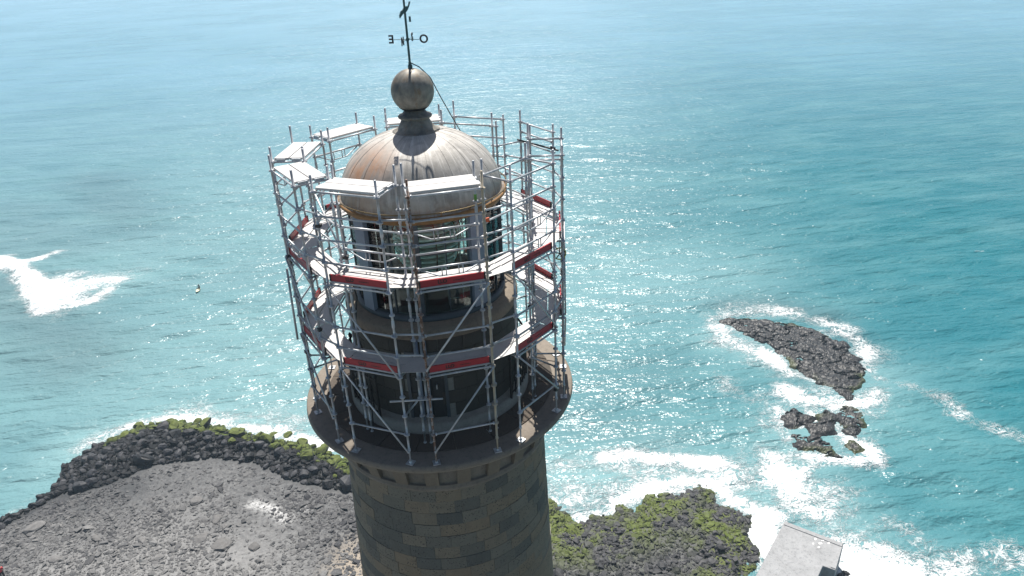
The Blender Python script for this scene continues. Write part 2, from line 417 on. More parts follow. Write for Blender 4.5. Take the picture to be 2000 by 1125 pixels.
M['paving'] = mat_stone('gallery_paving', (.055, .045, .036), (.075, .055, .04), (.085, .066, .05), .2)
M['cornice'] = mat_concrete('cornice_stone', (.21, .175, .135), .5)
M['column'] = mat_plain('blue_grey_column', (.19, .23, .30), .45, .1, .2, 3)
M['lanternframe'] = mat_plain('dark_lantern_frame', (.06, .075, .09), .45, .3)
M['interior'] = mat_plain('lantern_floor', (.03, .028, .026), .7)
M['brass'] = mat_plain('lens_brass', (.16, .12, .06), .4, .7)
M['gutter'] = mat_plain('rusty_gutter', (.22, .12, .045), .6, .3, .6, 7, .3)
def mat_patina():
    t = NT('bronze_patina'); v = t.obj(); n1 = t.noise(v, 2.6, 6, .65); n2 = t.noise(t.obj((1, 1, .35)), 7, 5, .7)
    c = t.ramp(n1, [(.32, (.075, .08, .08)), (.5, (.20, .185, .155)), (.68, (.34, .31, .26))])
    c = t.mix(t.math('MULTIPLY', t.ramp(n2, [(.54, 0.0), (.68, 1.0)]), .7), c, (.20, .12, .055))
    c = t.mix(t.math('MULTIPLY', t.ramp(n2, [(.30, 1.0), (.42, 0.0)]), .6), c, (.06, .085, .085))
    t.p(Base_Color=c, Metallic=.2, Roughness=.55, Normal=t.bump(n1, .15, .02)); return t.m
M['ball'] = mat_patina()
M['verdigris'] = mat_plain('verdigris_pole', (.035, .085, .09), .5, .4, .3)
M['concrete'] = mat_concrete('sea_concrete', (.30, .305, .31), .55, .5)
M['deckdark'] = mat_plain('dark_opening', (.02, .022, .025), .6)
M['skin'] = mat_plain('skin', (.36, .2, .13), .6, 0, .1)
M['wetsuit'] = mat_plain('wetsuit', (.012, .013, .016), .55)
M['shirt'] = mat_plain('red_shirt', (.55, .05, .06), .8, 0, .15)
M['board'] = mat_plain('surfboard', (.80, .78, .52), .3, 0, .06)
M['yellow'] = mat_plain('yellow_wheel', (.42, .42, .10), .6)
def mat_glass():
    t = NT('lantern_glass'); fr = t.n('Fresnel', {'IOR': 1.45}); tr = t.n('BsdfTransparent', {'Color': (.84, .92, .90, 1)})
    gl = t.n('BsdfGlossy', {'Roughness': .02}); mx = t.n('MixShader', {0: fr.outputs[0], 1: tr.outputs[0], 2: gl.outputs[0]})
    t.t.links.new(mx.outputs[0], t.out.inputs['Surface']); return t.m
M['glass'] = mat_glass()
def mat_lens():
    t = NT('lens_glass'); tl = t.n('BsdfTranslucent', {'Color': (.82, .92, .84, 1)}); df = t.n('BsdfDiffuse', {'Color': (.72, .82, .74, 1)}); gl = t.n('BsdfGlossy', {'Color': (.9, 1, .93, 1), 'Roughness': .1})
    m1 = t.n('MixShader', {0: .45, 1: tl.outputs[0], 2: df.outputs[0]}); m2 = t.n('MixShader', {0: .35, 1: m1.outputs[0], 2: gl.outputs[0]})
    t.t.links.new(m2.outputs[0], t.out.inputs['Surface']); return t.m
M['lens'] = mat_lens()

# ------------------------------------------------------------------ coast: terrain
LAND = [(-220, 0), (-100, 28), (-72, 42), (-58, 49.5)] + SHORE_L + [(-6, 51.5), (0, 48.5), (6, 46)] + SHELF + \
       [(30, 26), (34, 18), (42, 6), (60, -8), (220, -30), (220, -220), (-220, -220)]
BANK = SHORE_L + [(-6, 51.5), (-6, 47.5)] + BANK_IN[::-1]
def ground(x, y):
    x = np.asarray(x, float); y = np.asarray(y, float)
    d = sdist(x, y, LAND) + 1.2*(fbm(x*.35, y*.35, 3, 5)-.5) + 3.0*sstep(8, 12, x)*(fbm(x*.6, y*.6, 4, 15)-.52)
    left = np.where(d > 0, .05 + np.minimum(d*.085, 2.3), np.maximum(d*.5, -2.0))
    bd = sdist(x, y, BANK); bank = sstep(.2, 4.0, bd)*.75*(0.75+.6*fbm(x*.22, y*.22, 2, 9))
    bank = bank*(.35+.65*sstep(-47, -41, x))
    left = left + bank + .16*(fbm(x*.9, y*.9, 4, 2)-.5) + .35*(fbm(x*.12, y*.12, 2, 30)-.5)*sstep(0, 6, d)
    lump = fbm(x*.55, y*.55, 4, 21); ridg = 1-np.abs(2*fbm(x*1.1, y*1.1, 3, 33)-1)
    right = np.where(d > 0, .12 + .36*sstep(0, 2.5, d) + np.minimum(d*.04, .5), np.maximum(d*.6, -2.0)) + (.75*(lump-.5) + .35*(ridg-.6))*sstep(-.5, 1.5, d)
    w = sstep(1, 7, x)
    return left*(1-w) + right*w
def mat_ground():
    t = NT('shingle_beach'); v = t.pos()
    n1 = t.noise(v, .16, 6, .62); n2 = t.noise(v, 2.2, 6, .7); n3 = t.noise(v, 9, 5, .7)
    c = t.mix(n1, (.045, .047, .052), (.21, .21, .205)); c = t.mix(t.ramp(n2, [(.35, 1.0), (.6, 0.0)]), c, (.055, .055, .057))
    c = t.mix(t.math('MULTIPLY', t.ramp(n3, [(.55, 0.0), (.75, 1.0)]), .6), c, (.30, .29, .27))
    c = t.mix(t.math('MULTIPLY', t.attr('dry'), .8), c, t.mix(n2, (.12, .12, .12), (.37, .365, .355)))
    c = t.mix(t.attr('wet'), c, (.018, .02, .023))
    c = t.mix(t.math('MULTIPLY', t.attr('salt'), t.ramp(n2, [(.35, 0.0), (.6, 1.0)])), c, (.55, .55, .54))
    c = t.mix(t.math('MULTIPLY', t.attr('sand'), .85), c, (.33, .28, .22))
    al = t.math('MULTIPLY', t.attr('algae'), t.ramp(t.noise(v, .75, 6, .72), [(.40, 0.0), (.56, 1.0)]))
    ac = t.mix(t.noise(v, .5, 4), (.05, .055, .012), (.12, .16, .02))
    c = t.mix(al, c, ac)
    t.p(Base_Color=c, Roughness=t.math('MULTIPLY_ADD', t.attr('wet'), -.35, .9), Normal=t.bump(t.math('ADD', n2, t.math('MULTIPLY', n3, .6)), .8, .12)); return t.m
M['ground'] = mat_ground()
def spans(segs):
    out = []
    for a, b, s in segs: out += list(np.arange(a, b-1e-6, s))
    return np.array(out + [segs[-1][1]])
gx = spans([(-220, -64, 4), (-64, 37, .25), (37, 220, 5)]); gy = spans([(-220, 24, 5), (24, 72, .25), (72, 75, 1)])
GX, GY = np.meshgrid(gx, gy, indexing='ij'); GZ = ground(GX, GY)
land_d = sdist(GX, GY, LAND); bank_d = sdist(GX, GY, BANK)
salt = np.exp(-(seg_dist(GX, GY, [(-22.4, 49.4), (-20.2, 48.4), (-18.4, 46.4)])/.75)**2) + .5*np.exp(-(seg_dist(GX, GY, [(-17.6, 48.6), (-16.4, 47.6)])/.6)**2)
sand = sstep(5.5, 1, np.hypot(GX+9.5, (GY-37.5)*.75)) + .5*sstep(26, 6, np.hypot(GX, GY))*0
wet = np.clip(.75*sstep(7, 2, np.hypot((GX+42)*.6, GY-56))*(.3+fbm(GX*.4, GY*.4, 3, 12)) + sstep(2.6, .2, land_d)*(GX < 9) + .8*sstep(-1.2, .8, bank_d)*(GX < 9) + .5*sstep(1.3, .2, land_d)*(GX >= 9) + .35*sstep(9, 12, GX)*sstep(10, 4, land_d), 0, 1)
algae = sstep(5, 7, GX)*(sstep(7.5, 2.0, land_d)*.9 + .15)*sstep(.1, .5, GZ+.2)
dry = sstep(4, 15, seg_dist(GX, GY, BANK_IN))*sstep(-8, -24, GX+.0*GY)*(.35+.9*fbm(GX*.12, GY*.12, 3, 55))*(GX < 8)
gm = np_mesh('shingle_beach', np.stack([GX, GY, GZ], -1).reshape(-1, 3), grid_faces(len(gx), len(gy)), M['ground'], True,
             {'wet': wet, 'salt': np.clip(salt, 0, 1), 'sand': np.clip(sand, 0, 1), 'algae': np.clip(algae, 0, 1), 'dry': np.clip(dry, 0, 1)})
go = bpy.data.objects.new('beach', gm); COL.objects.link(go); tag(go, 'grey shingle beach and black rock shelf round the lighthouse foot', 'beach', kind='structure')

# ------------------------------------------------------------------ the sea
def mat_sea():
    t = NT('sea_water')
    v = t.pos(); vst = t.pos((.42, 1.0, 1.0), (0, 0, R(-9)))
    foam = t.attr('foam'); milk = t.attr('milk'); dark = t.attr('seabed'); deep = t.attr('deep')
    big = t.noise(v, .012, 4, .6); med = t.noise(vst, .10, 5, .6)
    c = t.mix(deep, (.148, .266, .280), (.0, .124, .148))
    c = t.mix(t.math('MULTIPLY', t.attr('offshore'), .85), c, (.12, .28, .38))  # far water made paler and bluer: distance haze put into the colour
    c = t.mix(t.ramp(big, [(.35, 0.0), (.65, .45)]), c, (.020, .130, .165))
    c = t.mix(t.math('MULTIPLY', t.ramp(med, [(.45, 0.0), (.72, 1.0)]), .38), c, (.14, .30, .31))
    str_ = t.noise(t.pos((.16, 1.0, 1), (0, 0, R(-10))), .085, 6, .66)
    c = t.mix(t.math('MULTIPLY', t.ramp(str_, [(.32, 1.0), (.50, 0.0)]), .26), c, (.008, .090, .118))
    c = t.mix(t.math('MULTIPLY', milk, .75), c, (.23, .38, .39))
    c = t.mix(t.math('MULTIPLY', dark, .5), c, (.055, .085, .095))
    # wisps, lace and patches of foam
    wv_ = t.n('TexNoise', {'Vector': v, 'Scale': .38, 'Detail': 4}).outputs['Color']
    vd = t.n('VectorMath', {0: v, 1: t.n('VectorMath', {0: wv_, 1: (3.4, 3.4, 0)}, operation='MULTIPLY').outputs[0]}, operation='ADD').outputs[0]
    vf = t.n('Mapping', {'Vector': vd, 'Scale': (.8, 1.15, 0), 'Rotation': (0, 0, R(-20))}).outputs[0]
    def ridge(sc, k):
        n_ = t.noise(vf, sc, 3, .55); return t.math('SUBTRACT', 1.0, t.math('MULTIPLY', t.math('ABSOLUTE', t.math('SUBTRACT', n_, .5)), k), clamp=True)
    lace = t.math('MAXIMUM', t.math('MULTIPLY', ridge(.62, 16.0), .95), t.math('MAXIMUM', t.math('MULTIPLY', ridge(1.25, 13.0), .95), t.math('MULTIPLY', ridge(2.9, 10.0), .85)))
    fb = t.noise(vf, .32, 7, .68); fine = t.noise(v, 5, 5, .7)
    low_ = t.noise(t.pos((.5, 1, 0), (0, 0, R(-25))), .16, 3, .6)
    val = t.math('ADD', foam, t.math('MULTIPLY', t.math('SUBTRACT', fb, .5), 1.25))
    val = t.math('ADD', val, t.math('MULTIPLY', t.math('SUBTRACT', low_, .5), 1.7))
    val = t.math('ADD', val, t.math('MULTIPLY', t.math('SUBTRACT', lace, .42), .80))
    val = t.math('ADD', val, t.math('MULTIPLY', t.math('SUBTRACT', fine, .5), .45))
    fm = t.n('MapRange', {'Value': val, 'From Min': .56, 'From Max': 1.22}, interpolation_type='SMOOTHSTEP').outputs[0]
    fm = t.math('MULTIPLY', fm, t.n('MapRange', {'Value': foam, 'From Min': .06, 'From Max': .30}).outputs[0], clamp=True)
    # small breaking crests out at sea
    wc = t.noise(t.pos((.22, 1, 1), (0, 0, R(-8))), .55, 5, .6); wp = t.noise(v, .035, 3)
    caps = t.math('MULTIPLY', t.ramp(wc, [(.70, 0.0), (.735, 1.0)]), t.ramp(wp, [(.48, 0.0), (.62, .75)]))
    fm = t.math('MAXIMUM', fm, t.math('MULTIPLY', caps, .8), clamp=True)
    col = t.mix(fm, c, t.mix(t.ramp(t.noise(vf, 2.4, 5, .7), [(.3, 0.0), (.6, 1.0)]), (.56, .62, .63), (.80, .82, .82)))
    h1 = t.noise(t.pos((.30, 1.0, 1), (0, 0, R(-8))), .42, 1.5, .5, .3); h2 = t.noise(t.pos((.40, 1.0, 1), (0, 0, R(-16))), 1.25, 1.0, .5, .4); h3 = t.noise(t.pos((.6, 1.0, 1), (0, 0, R(10))), 3.4, 1.0, .5)
    h0 = t.noise(t.pos((.22, 1.0, 1), (0, 0, R(-7))), .13, 2, .5, .3)
    b = t.bump(h0, 1.0, .9); b = t.bump(h1, 1.0, .70, b); b = t.bump(h2, 1.0, .30, b); b = t.bump(h3, 1.0, .10, b)
    b = t.bump(t.math('MULTIPLY', fm, t.math('ADD', fine, .5)), .9, .10, b)
    t.p(Base_Color=col, Roughness=t.math('MULTIPLY_ADD', fm, .6, .27), IOR=1.333, Specular_IOR_Level=t.math('MULTIPLY_ADD', fm, -.35, .5), Normal=b)
    return t.m
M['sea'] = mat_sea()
def grow(a, b, s, g):
    out = [a]; step = s
    while out[-1]+step*(1 if b > a else -1) < b if b > a else out[-1]-step > b:
        out.append(out[-1] + (step if b > a else -step)); step *= g
    return out[1:] + [b]
sx = np.array(sorted(grow(-112, -6000, 1.0, 1.09) + list(np.arange(-112, 112.1, .55)) + grow(112, 6000, 1.0, 1.09)))
sy = np.array(sorted(grow(20, -2500, 2.0, 1.25) + list(np.arange(20, 160, .55)) + grow(160, 6000, .6, 1.018)))
SX, SY = np.meshgrid(sx, sy, indexing='ij'); SZ = np.zeros_like(SX)
stepx = np.gradient(sx)[:, None]*np.ones_like(SY); stepy = np.gradient(sy)[None, :]*np.ones_like(SX)
for i in range(22):
    lam = 2.4*1.115**i; ang = R(-90 + rng.normal(9, 20)); k = 2*math.pi/lam
    amp = lam*.0070*(1.0 if lam < 6 else (6/lam)**1.35)
    fade = sstep(.30, .16, stepy/lam)*sstep(.45, .25, stepx/lam)
    gate = .35 + 1.3*fbm(SX*.02+i*3.1, SY*.02-i*1.7, 2, 60+i)
    SZ += amp*fade*gate*np.sin(k*(SX*math.cos(ang)+SY*math.sin(ang)) + rng.uniform(0, 6.28) + 1.5*fbm(SX*.03, SY*.03, 2, 90+i))
def field(defs, soft=1.0):
    o = np.zeros_like(SX)
    for pts, w, s in defs:
        x0, x1 = min(p[0] for p in pts)-4*w, max(p[0] for p in pts)+4*w; y0, y1 = min(p[1] for p in pts)-4*w, max(p[1] for p in pts)+4*w
        ix = np.where((sx >= x0) & (sx <= x1))[0]; iy = np.where((sy >= y0) & (sy <= y1))[0]
        if not len(ix) or not len(iy): continue
        sl_ = np.s_[ix[0]:ix[-1]+1, iy[0]:iy[-1]+1]
        d = seg_dist(SX[sl_], SY[sl_], pts)
        o[sl_] = np.maximum(o[sl_], s*np.exp(-(d/(w*soft))**2))
    return o
foam = np.maximum(field(FOAM, 1.15), field(FOAM_WIDE)); milk = field(MILK); dark = field(DARK)
sld = sdist(SX, SY, LAND)
foam = np.maximum(foam, np.where(SX > 8, .75, .22)*np.exp(-((sld+.6)/1.1)**2))
near = sstep(3.0, -1.0, np.abs(sld))          # calm the swell at the shore
SZ *= (1-.6*sstep(-9, 0, sld))
SZ += .55*field([FOAM[0]], .8) + .16*np.clip(foam-.6, 0, 1)*fbm(SX*.8, SY*.8, 3, 70)
deep = np.clip(sstep(-25, 95, SX + .25*(60-SY)), 0, 1)
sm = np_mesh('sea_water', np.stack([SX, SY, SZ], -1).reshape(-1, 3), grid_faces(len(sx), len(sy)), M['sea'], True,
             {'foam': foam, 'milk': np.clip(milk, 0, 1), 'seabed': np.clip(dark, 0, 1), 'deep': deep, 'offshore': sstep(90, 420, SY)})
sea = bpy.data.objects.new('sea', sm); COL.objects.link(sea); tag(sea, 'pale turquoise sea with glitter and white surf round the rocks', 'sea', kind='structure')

# reef rocks awash
def reef(name, poly, hmax, seed, label, mat, grow_=.45):
    xs_ = np.arange(min(p[0] for p in poly)-1.5, max(p[0] for p in poly)+1.6, .16); ys_ = np.arange(min(p[1] for p in poly)-1.5, max(p[1] for p in poly)+1.6, .16)
    X, Y = np.meshgrid(xs_, ys_, indexing='ij')
    d = sdist(X, Y, poly) + grow_ + 2.6*(fbm(X*.55, Y*.55, 5, seed)-.5)
    cr = 1-np.abs(2*fbm(X*.30, Y*.55, 4, seed+3)-1); step_ = fbm(X*.16, Y*.16, 3, seed+5)
    Z = -.6 + sstep(-1.0, .9, d)*(.70 + hmax*(.05+.55*np.floor(step_*6)/6+.30*step_)) + (.30*(fbm(X*2.0, Y*3.2, 5, seed+8)-.5) + .22*(fbm(X*.5, Y*.9, 3, seed+9)-.5) - .34*sstep(.94, 1.0, cr))*sstep(-.7, .5, d)
    al = sstep(.45, .62, fbm(X*.3, Y*.3, 3, seed+11))*sstep(1.6, .3, np.abs(d))
    me = np_mesh(name, np.stack([X, Y, Z], -1).reshape(-1, 3), grid_faces(len(xs_), len(ys_)), mat, False, {'tint': fbm(X*.2, Y*.2, 2, 1), 'algae': al})
    o = bpy.data.objects.new(name, me); COL.objects.link(o); return tag(o, label, 'reef')
M['reef'] = mat_rock('reef_rock', (.014, .014, .015), (.060, .056, .054), ((.035, .045, .010), (.06, .068, .02)), .42, True)
reef('reef_rock', REEF_A, .46, 3, 'largest dark crescent reef ringed by white surf, off the shore', M['reef'])
for i, (pl, lb) in enumerate(zip(REEF_B, ['weedy reef rock at the seaward corner of the small broken reef', 'tallest weedy rock in the middle of the small broken reef',
        'long low rock nearest the shore in the small broken reef', 'flat grey slab awash beside the small broken reef', 'half drowned slab in the surf below the small broken reef',
        'tiny dark rock in the gap of the small broken reef'])):
    reef('reef_rock', pl, .5 if i < 3 else .2, 40+i*7, lb, M['reef'])

# ------------------------------------------------------------------ boulders and stones
def rock_proto(n, seed, squash=.7, rough=.18, sub=False):
    r = np.random.default_rng(seed); bm = bmesh.new()
    p = r.normal(size=(n, 3)); p /= np.linalg.norm(p, axis=1)[:, None]
    p *= (1 + r.uniform(-rough, rough, (n, 1))); p *= np.array([1.0, r.uniform(.65, .95), squash*r.uniform(.8, 1.15)])
    for q in p: bm.verts.new(q)
    bmesh.ops.convex_hull(bm, input=bm.verts)
    bmesh.ops.delete(bm, geom=[v for v in bm.verts if not v.link_faces], context='VERTS')
    if sub:
        bmesh.ops.subdivide_edges(bm, edges=bm.edges[:], cuts=1, use_grid_fill=True, smooth=.35)
        for v in bm.verts: v.co *= 1 + r.normal(0, .035)
    bmesh.ops.triangulate(bm, faces=bm.faces[:]); bmesh.ops.recalc_face_normals(bm, faces=bm.faces[:])
    bm.verts.index_update()
    V = np.array([v.co[:] for v in bm.verts]); F = np.array([[v.index for v in f.verts] for f in bm.faces]); bm.free()
    return V, F
M['boulder'] = mat_rock('dark_boulder', (.005, .006, .008), (.095, .095, .105), None, .6)
M['greenb'] = mat_rock('algae_boulder', (.02, .022, .018), (.05, .05, .045), ((.026, .040, .008), (.15, .18, .025)), .7)
M['palestone'] = mat_rock('pale_stone', (.14, .135, .13), (.24, .235, .23), None, .85)
M['stones'] = mat_rock('loose_stones', (.045, .045, .05), (.30, .295, .285), None, .8, True)
M['bankstones'] = mat_rock('bank_stones', (.003, .004, .005), (.04, .04, .045), ((.04, .065, .008), (.13, .17, .02)), .8, True)  # rubble colour lowered to near black, standing in for shadow between the boulders
M['shelfstones'] = mat_rock('shelf_stones', (.026, .027, .03), (.115, .113, .115), ((.040, .056, .010), (.125, .16, .022)), .65, True)
mid = [rock_proto(34, 100+i, .68, .2) for i in range(14)]
fineb = [rock_proto(26, 500+i, .68, .24, True) for i in range(14)]
low = [rock_proto(13, 300+i, .5, .22) for i in range(16)]
rock_me = [np_mesh('boulder', V, F, M['boulder']) for V, F in fineb]
green_me = [np_mesh('algae_boulder', V, F, M['greenb']) for V, F in fineb]
pale_me = [np_mesh('flat_stone', V*np.array([1, 1, .5]), F, M['palestone']) for V, F in fineb]
def scatter(n, poly, tries=60000):
    xs_ = rng.uniform(min(p[0] for p in poly), max(p[0] for p in poly), tries); ys_ = rng.uniform(min(p[1] for p in poly), max(p[1] for p in poly), tries)
    k = inside(xs_, ys_, poly); return xs_[k][:n], ys_[k][:n]
bank_vis = BANK
bx_, by_ = scatter(9000, bank_vis)
bd_ = sdist(bx_, by_, BANK); sd_ = seg_dist(bx_, by_, SHORE_L)
order = rng.permutation(len(bx_)); placed = []
def free(x, y, r, f=.62):
    for (a, b, c) in placed:
        if (a-x)**2 + (b-y)**2 < (f*(r+c))**2: return False
    return True
ISLETS = [(-36.8, 68.9), (-35.2, 67.6), (-22.4, 63.6), (-20.5, 63.0), (-18.4, 60.9), (-15.5, 59.2), (-29.5, 66.4), (-26.7, 64.9), (-33.2, 68.3), (-40.9, 68.9)]
isl_n = 0
for i, (x, y) in enumerate(ISLETS):
    r = random.uniform(.55, .95); placed.append((x, y, r))
    gz = max(float(ground(x, y)), -.15)
    o = place('algae_boulder', green_me[i % 14], (x, y, gz+.12*r), rot=(random.uniform(-.2, .2), random.uniform(-.2, .2), random.uniform(0, 6.28)), scale=(r, r, r*.9))
    tag(o, 'bright green algae-topped boulder standing in the white wash off the boulder bank', 'boulder', 'green boulders in the wash off the bank')
ng = nb = 0
for idx in order:
    if ng+nb >= 286: break
    x, y = float(bx_[idx]), float(by_[idx]); crest = float(sd_[idx])
    r = float(np.clip(rng.lognormal(math.log(.52), .42), .32, 1.3))
    if x < -45 or bd_[idx] < .15: r = min(r, .5)
    if crest > 5 and random.random() < .6: r = min(r, .6)
    if not free(x, y, r): continue
    placed.append((x, y, r)); gz = float(ground(x, y))
    isg = (-44 < x < -11) and crest < 2.4 and random.random() < .92 or (-41 < x < -13 and crest < 3.6 and random.random() < .3)
    rot = (random.uniform(-.5, .5), random.uniform(-.5, .5), random.uniform(0, 6.28))
    me = (green_me if isg else rock_me)[random.randrange(14)]
    o = place('algae_boulder' if isg else 'boulder', me, (x, y, gz + .42*r), rot=rot, scale=(r, r, r*random.uniform(.8, 1.1)))
    if isg:
        ng += 1; tag(o, 'green algae-covered boulder along the waterline of the dark boulder bank', 'boulder', 'green boulders along the bank')
    else:
        nb += 1; tag(o, 'dark wet boulder piled in the bank between sea and grey shingle', 'boulder', 'dark boulders of the bank')
# a few pale flat stones that stand out on the shingle
for i, (x, y, r) in enumerate([(-46.2, 50.6, 1.15), (-25.8, 47.2, .75), (-24.3, 43.0, 1.1), (-26.8, 44.3, .8), (-29.0, 50.9, .75), (-38.3, 46.8, .7), (-33.0, 45.2, .6), (-21.0, 42.2, .65), (-41.5, 44.5, .7), (-24.6, 45.9, .55), (-30.5, 42.0, .6)]):
    o = place('flat_stone', pale_me[i % 14], (x, y, float(ground(x, y))+.06), rz=random.uniform(0, 6.28), scale=(r, r, r))
    tag(o, 'pale flat stone lying larger than its neighbours on the grey shingle', 'stone', 'pale flat stones on the shingle')
def rock_mass(name, protos, x, y, r, mat, label, sink=.2, algae=None, tint=None, zs=1.0):
    Vs, Fs, At, Ti = [], [], [], []; b = 0
    gz = ground(x, y)
    for i in range(len(x)):
        V, F = protos[rng.integers(len(protos))]
        a = rng.uniform(0, 6.28); c, s = math.cos(a), math.sin(a); tl = rng.uniform(-.45, .45)
        P = V*r[i]*np.array([1, 1, zs*rng.uniform(.7, 1.2)])
        P = np.stack([P[:, 0]*math.cos(tl) + P[:, 2]*math.sin(tl), P[:, 1], -P[:, 0]*math.sin(tl) + P[:, 2]*math.cos(tl)], 1)
        P = np.stack([P[:, 0]*c-P[:, 1]*s + x[i], P[:, 0]*s+P[:, 1]*c + y[i], P[:, 2] + gz[i] + sink*r[i]], 1)
        Vs.append(P); Fs.append(F+b); b += len(P)
        At.append(np.full(len(P), 0 if algae is None else algae[i])); Ti.append(np.full(len(P), rng.uniform() if tint is None else tint[i]))
    me = np_mesh(name, np.concatenate(Vs), np.concatenate(Fs), mat, False, {'algae': np.concatenate(At), 'tint': np.concatenate(Ti)})
    o = bpy.data.objects.new(name, me); COL.objects.link(o); return tag(o, label, 'rocks', kind='stuff')
x, y = scatter(3400, BANK); sdd = seg_dist(x, y, SHORE_L)
al = np.where((sdd < 2.0) & (x > -44) & (x < -12), rng.uniform(.3, 1, len(x)), 0)
rock_mass('bank_rubble', low, x, y, np.clip(rng.lognormal(math.log(.30), .35, len(x)), .14, .6), M['bankstones'], 'small wet stones filling the boulder bank, darkened for gap shadow', .3, al)
# shingle: loose stones spread over the beach, thinning inland
BEACH = [(-64, 34), (-60, 47)] + [(a-.3, b-.8) for a, b in BANK_IN] + [(-4, 47), (4, 44), (7, 34)]
x, y = scatter(38000, BEACH, 90000)
keep = rng.uniform(size=len(x)) < np.clip(2.6*(fbm(x*.14, y*.14, 3, 44)-.28), .12, 1); x, y = x[keep], y[keep]
dist_in = seg_dist(x, y, BANK_IN); tint = np.clip(rng.uniform(size=len(x))*.75 + .9*(fbm(x*.16, y*.16, 3, 91)-.55) + .033*np.maximum(dist_in-2, 0)*sstep(-6, -24, x), 0, 1)
rad = np.clip(rng.lognormal(math.log(.105), .62, len(x)), .05, .62)
rock_mass('shingle_stones', low, x, y, rad, M['stones'], 'loose grey stones strewn over the shingle beach', .1, None, tint, .7)
SH = SHELF + [(28, 27), (3, 27), (3, 47), (7, 46)]
x, y = scatter(10000, SH, 32000)
ex, ey = [], []
for (a, b), (c, d) in zip(SHELF[:-1], SHELF[1:]):
    for q in range(int(14*math.hypot(c-a, d-b))):
        f = random.random(); ex.append(a+(c-a)*f+random.gauss(0, .75)); ey.append(b+(d-b)*f+random.gauss(0, .75))
ex, ey = np.array(ex), np.array(ey); kk = ground(ex, ey) > -.45
x, y = np.concatenate([x, ex[kk]]), np.concatenate([y, ey[kk]])
d_ = sdist(x, y, LAND)
al = np.clip(sstep(9.0, 2.0, d_)*1.2*sstep(.40, .62, fbm(x*.42, y*.42, 4, 77)), 0, 1)
rock_mass('shelf_rubble', low + mid[:4], x, y, np.clip(rng.lognormal(math.log(.165), .5, len(x)), .08, .6), M['shelfstones'], 'rough lava lumps patched with green weed on the rock shelf', -.05, al)

# ------------------------------------------------------------------ concrete landing block by the surf
cb = empty('concrete_block', (33, 29, 0)); tag(cb, 'pale concrete landing block with a notched corner, standing in the surf', 'block')
CT = 3.0
outline = [(33.2, 34.4), (37.4, 30.6), (34.9, 27.7), (34.0, 28.4), (32.9, 27.3), (29.6, 24.0), (23.2, 24.2)]
def prism(poly, z0, z1):
    n = len(poly); V = [(a, b, z0) for a, b in poly] + [(a, b, z1) for a, b in poly]
    F = [tuple(range(n, 2*n))[::-1], tuple(range(n))] + [(i, i+n, (i+1) % n+n, (i+1) % n) for i in range(n)]
    return V, F
o = part('block_body', prism(outline, -1.2, CT), M['concrete'], cb)
bv = o.modifiers.new('bevel', 'BEVEL'); bv.width = .07; bv.segments = 2
for nm, q in (('coping', [(33.2, 34.33), (37.33, 30.6), (37.0, 30.22), (32.9, 33.92)]), ('coping', [(37.28, 30.55), (34.95, 27.82), (34.6, 28.1), (36.94, 30.16)])):
    o_ = part(nm, prism(q, CT-.1, CT+.07), M['concrete'], cb); b_ = o_.modifiers.new('bevel', 'BEVEL'); b_.width = .02
part('stepped_sill', prism([(34.9, 27.7), (34.0, 28.4), (32.9, 27.3), (33.9, 26.4)], -1.2, 1.4), M['concrete'], cb)
for i, (a, b, s) in enumerate([(35.2, 31.0, .16), (35.6, 31.3, .11), (34.8, 30.6, .12), (35.0, 31.6, .14), (34.5, 31.1, .1), (36.0, 30.9, .12)]):
    part('lime_patch', box(a, b, CT+.012, s*2.2, s*1.3, .02, random.uniform(0, 3)), mat_plain('lime', (.7, .7, .68), .9) if i == 0 else bpy.data.materials['lime'], cb)
for (a, b, r) in [(36.9, 28.9, .6), (37.4, 29.4, .4), (36.2, 28.1, .5)]:
    o = place('boulder', rock_me[3], (a, b, .25), rz=a, scale=(r, r, r)); tag(o, 'dark boulder in the surf at the foot of the concrete block', 'boulder', 'boulders at the foot of the concrete block')

# ------------------------------------------------------------------ lighthouse
L = empty('lighthouse', (0, 0, GB)); tag(L, 'round dark stone lighthouse tower with domed lantern wrapped in scaffolding', 'lighthouse')
H = HG
M['dome'] = mat_dome()
def Rs(z): return 2.70 + .035*(-z-1.0)
rows_top, rowh, nrow, nblk = -1.40, .365, 11, 27
zb = rows_top - rowh*nrow
core = [(Rs(rows_top)-.027, H+rows_top)] + [(Rs(zb)-.027, H+zb), (Rs(zb), H+zb-.004), (Rs(-20), H-20), (Rs(-43.5), H-43.5), (4.9, H-43.6), (4.9, GB-.6)]
shaft = part('shaft', lathe(core[2:], 96), M['shaft'], L, True)
part('mortar_bed', lathe(core[:3], 96), M['mortar'], shaft, True)
for r in range(nrow):
    z1 = rows_top - r*rowh; z0 = z1 - rowh; off = random.random()
    w = 2*math.pi/nblk
    protos = []
    for q in range(3):
        pr = random.uniform(-.006, .010)
        protos.append(mesh_of('stone_block', [(a, b, c) for a, b, c in sector(Rs(z1)-.06, Rs(z1)+pr-.012, z0+.004, z1-.004, -w/2+.0015, w/2-.0015, Rs(z0)-.06, Rs(z0)+pr-.012, 4)[0]], sector(1, 2, 0, 1, 0, 1, None, None, 4)[1], M['shaft']))
    for b in range(nblk):
        place('stone_block', protos[random.randrange(3)], (0, 0, H), shaft, rz=(b+off)*w)
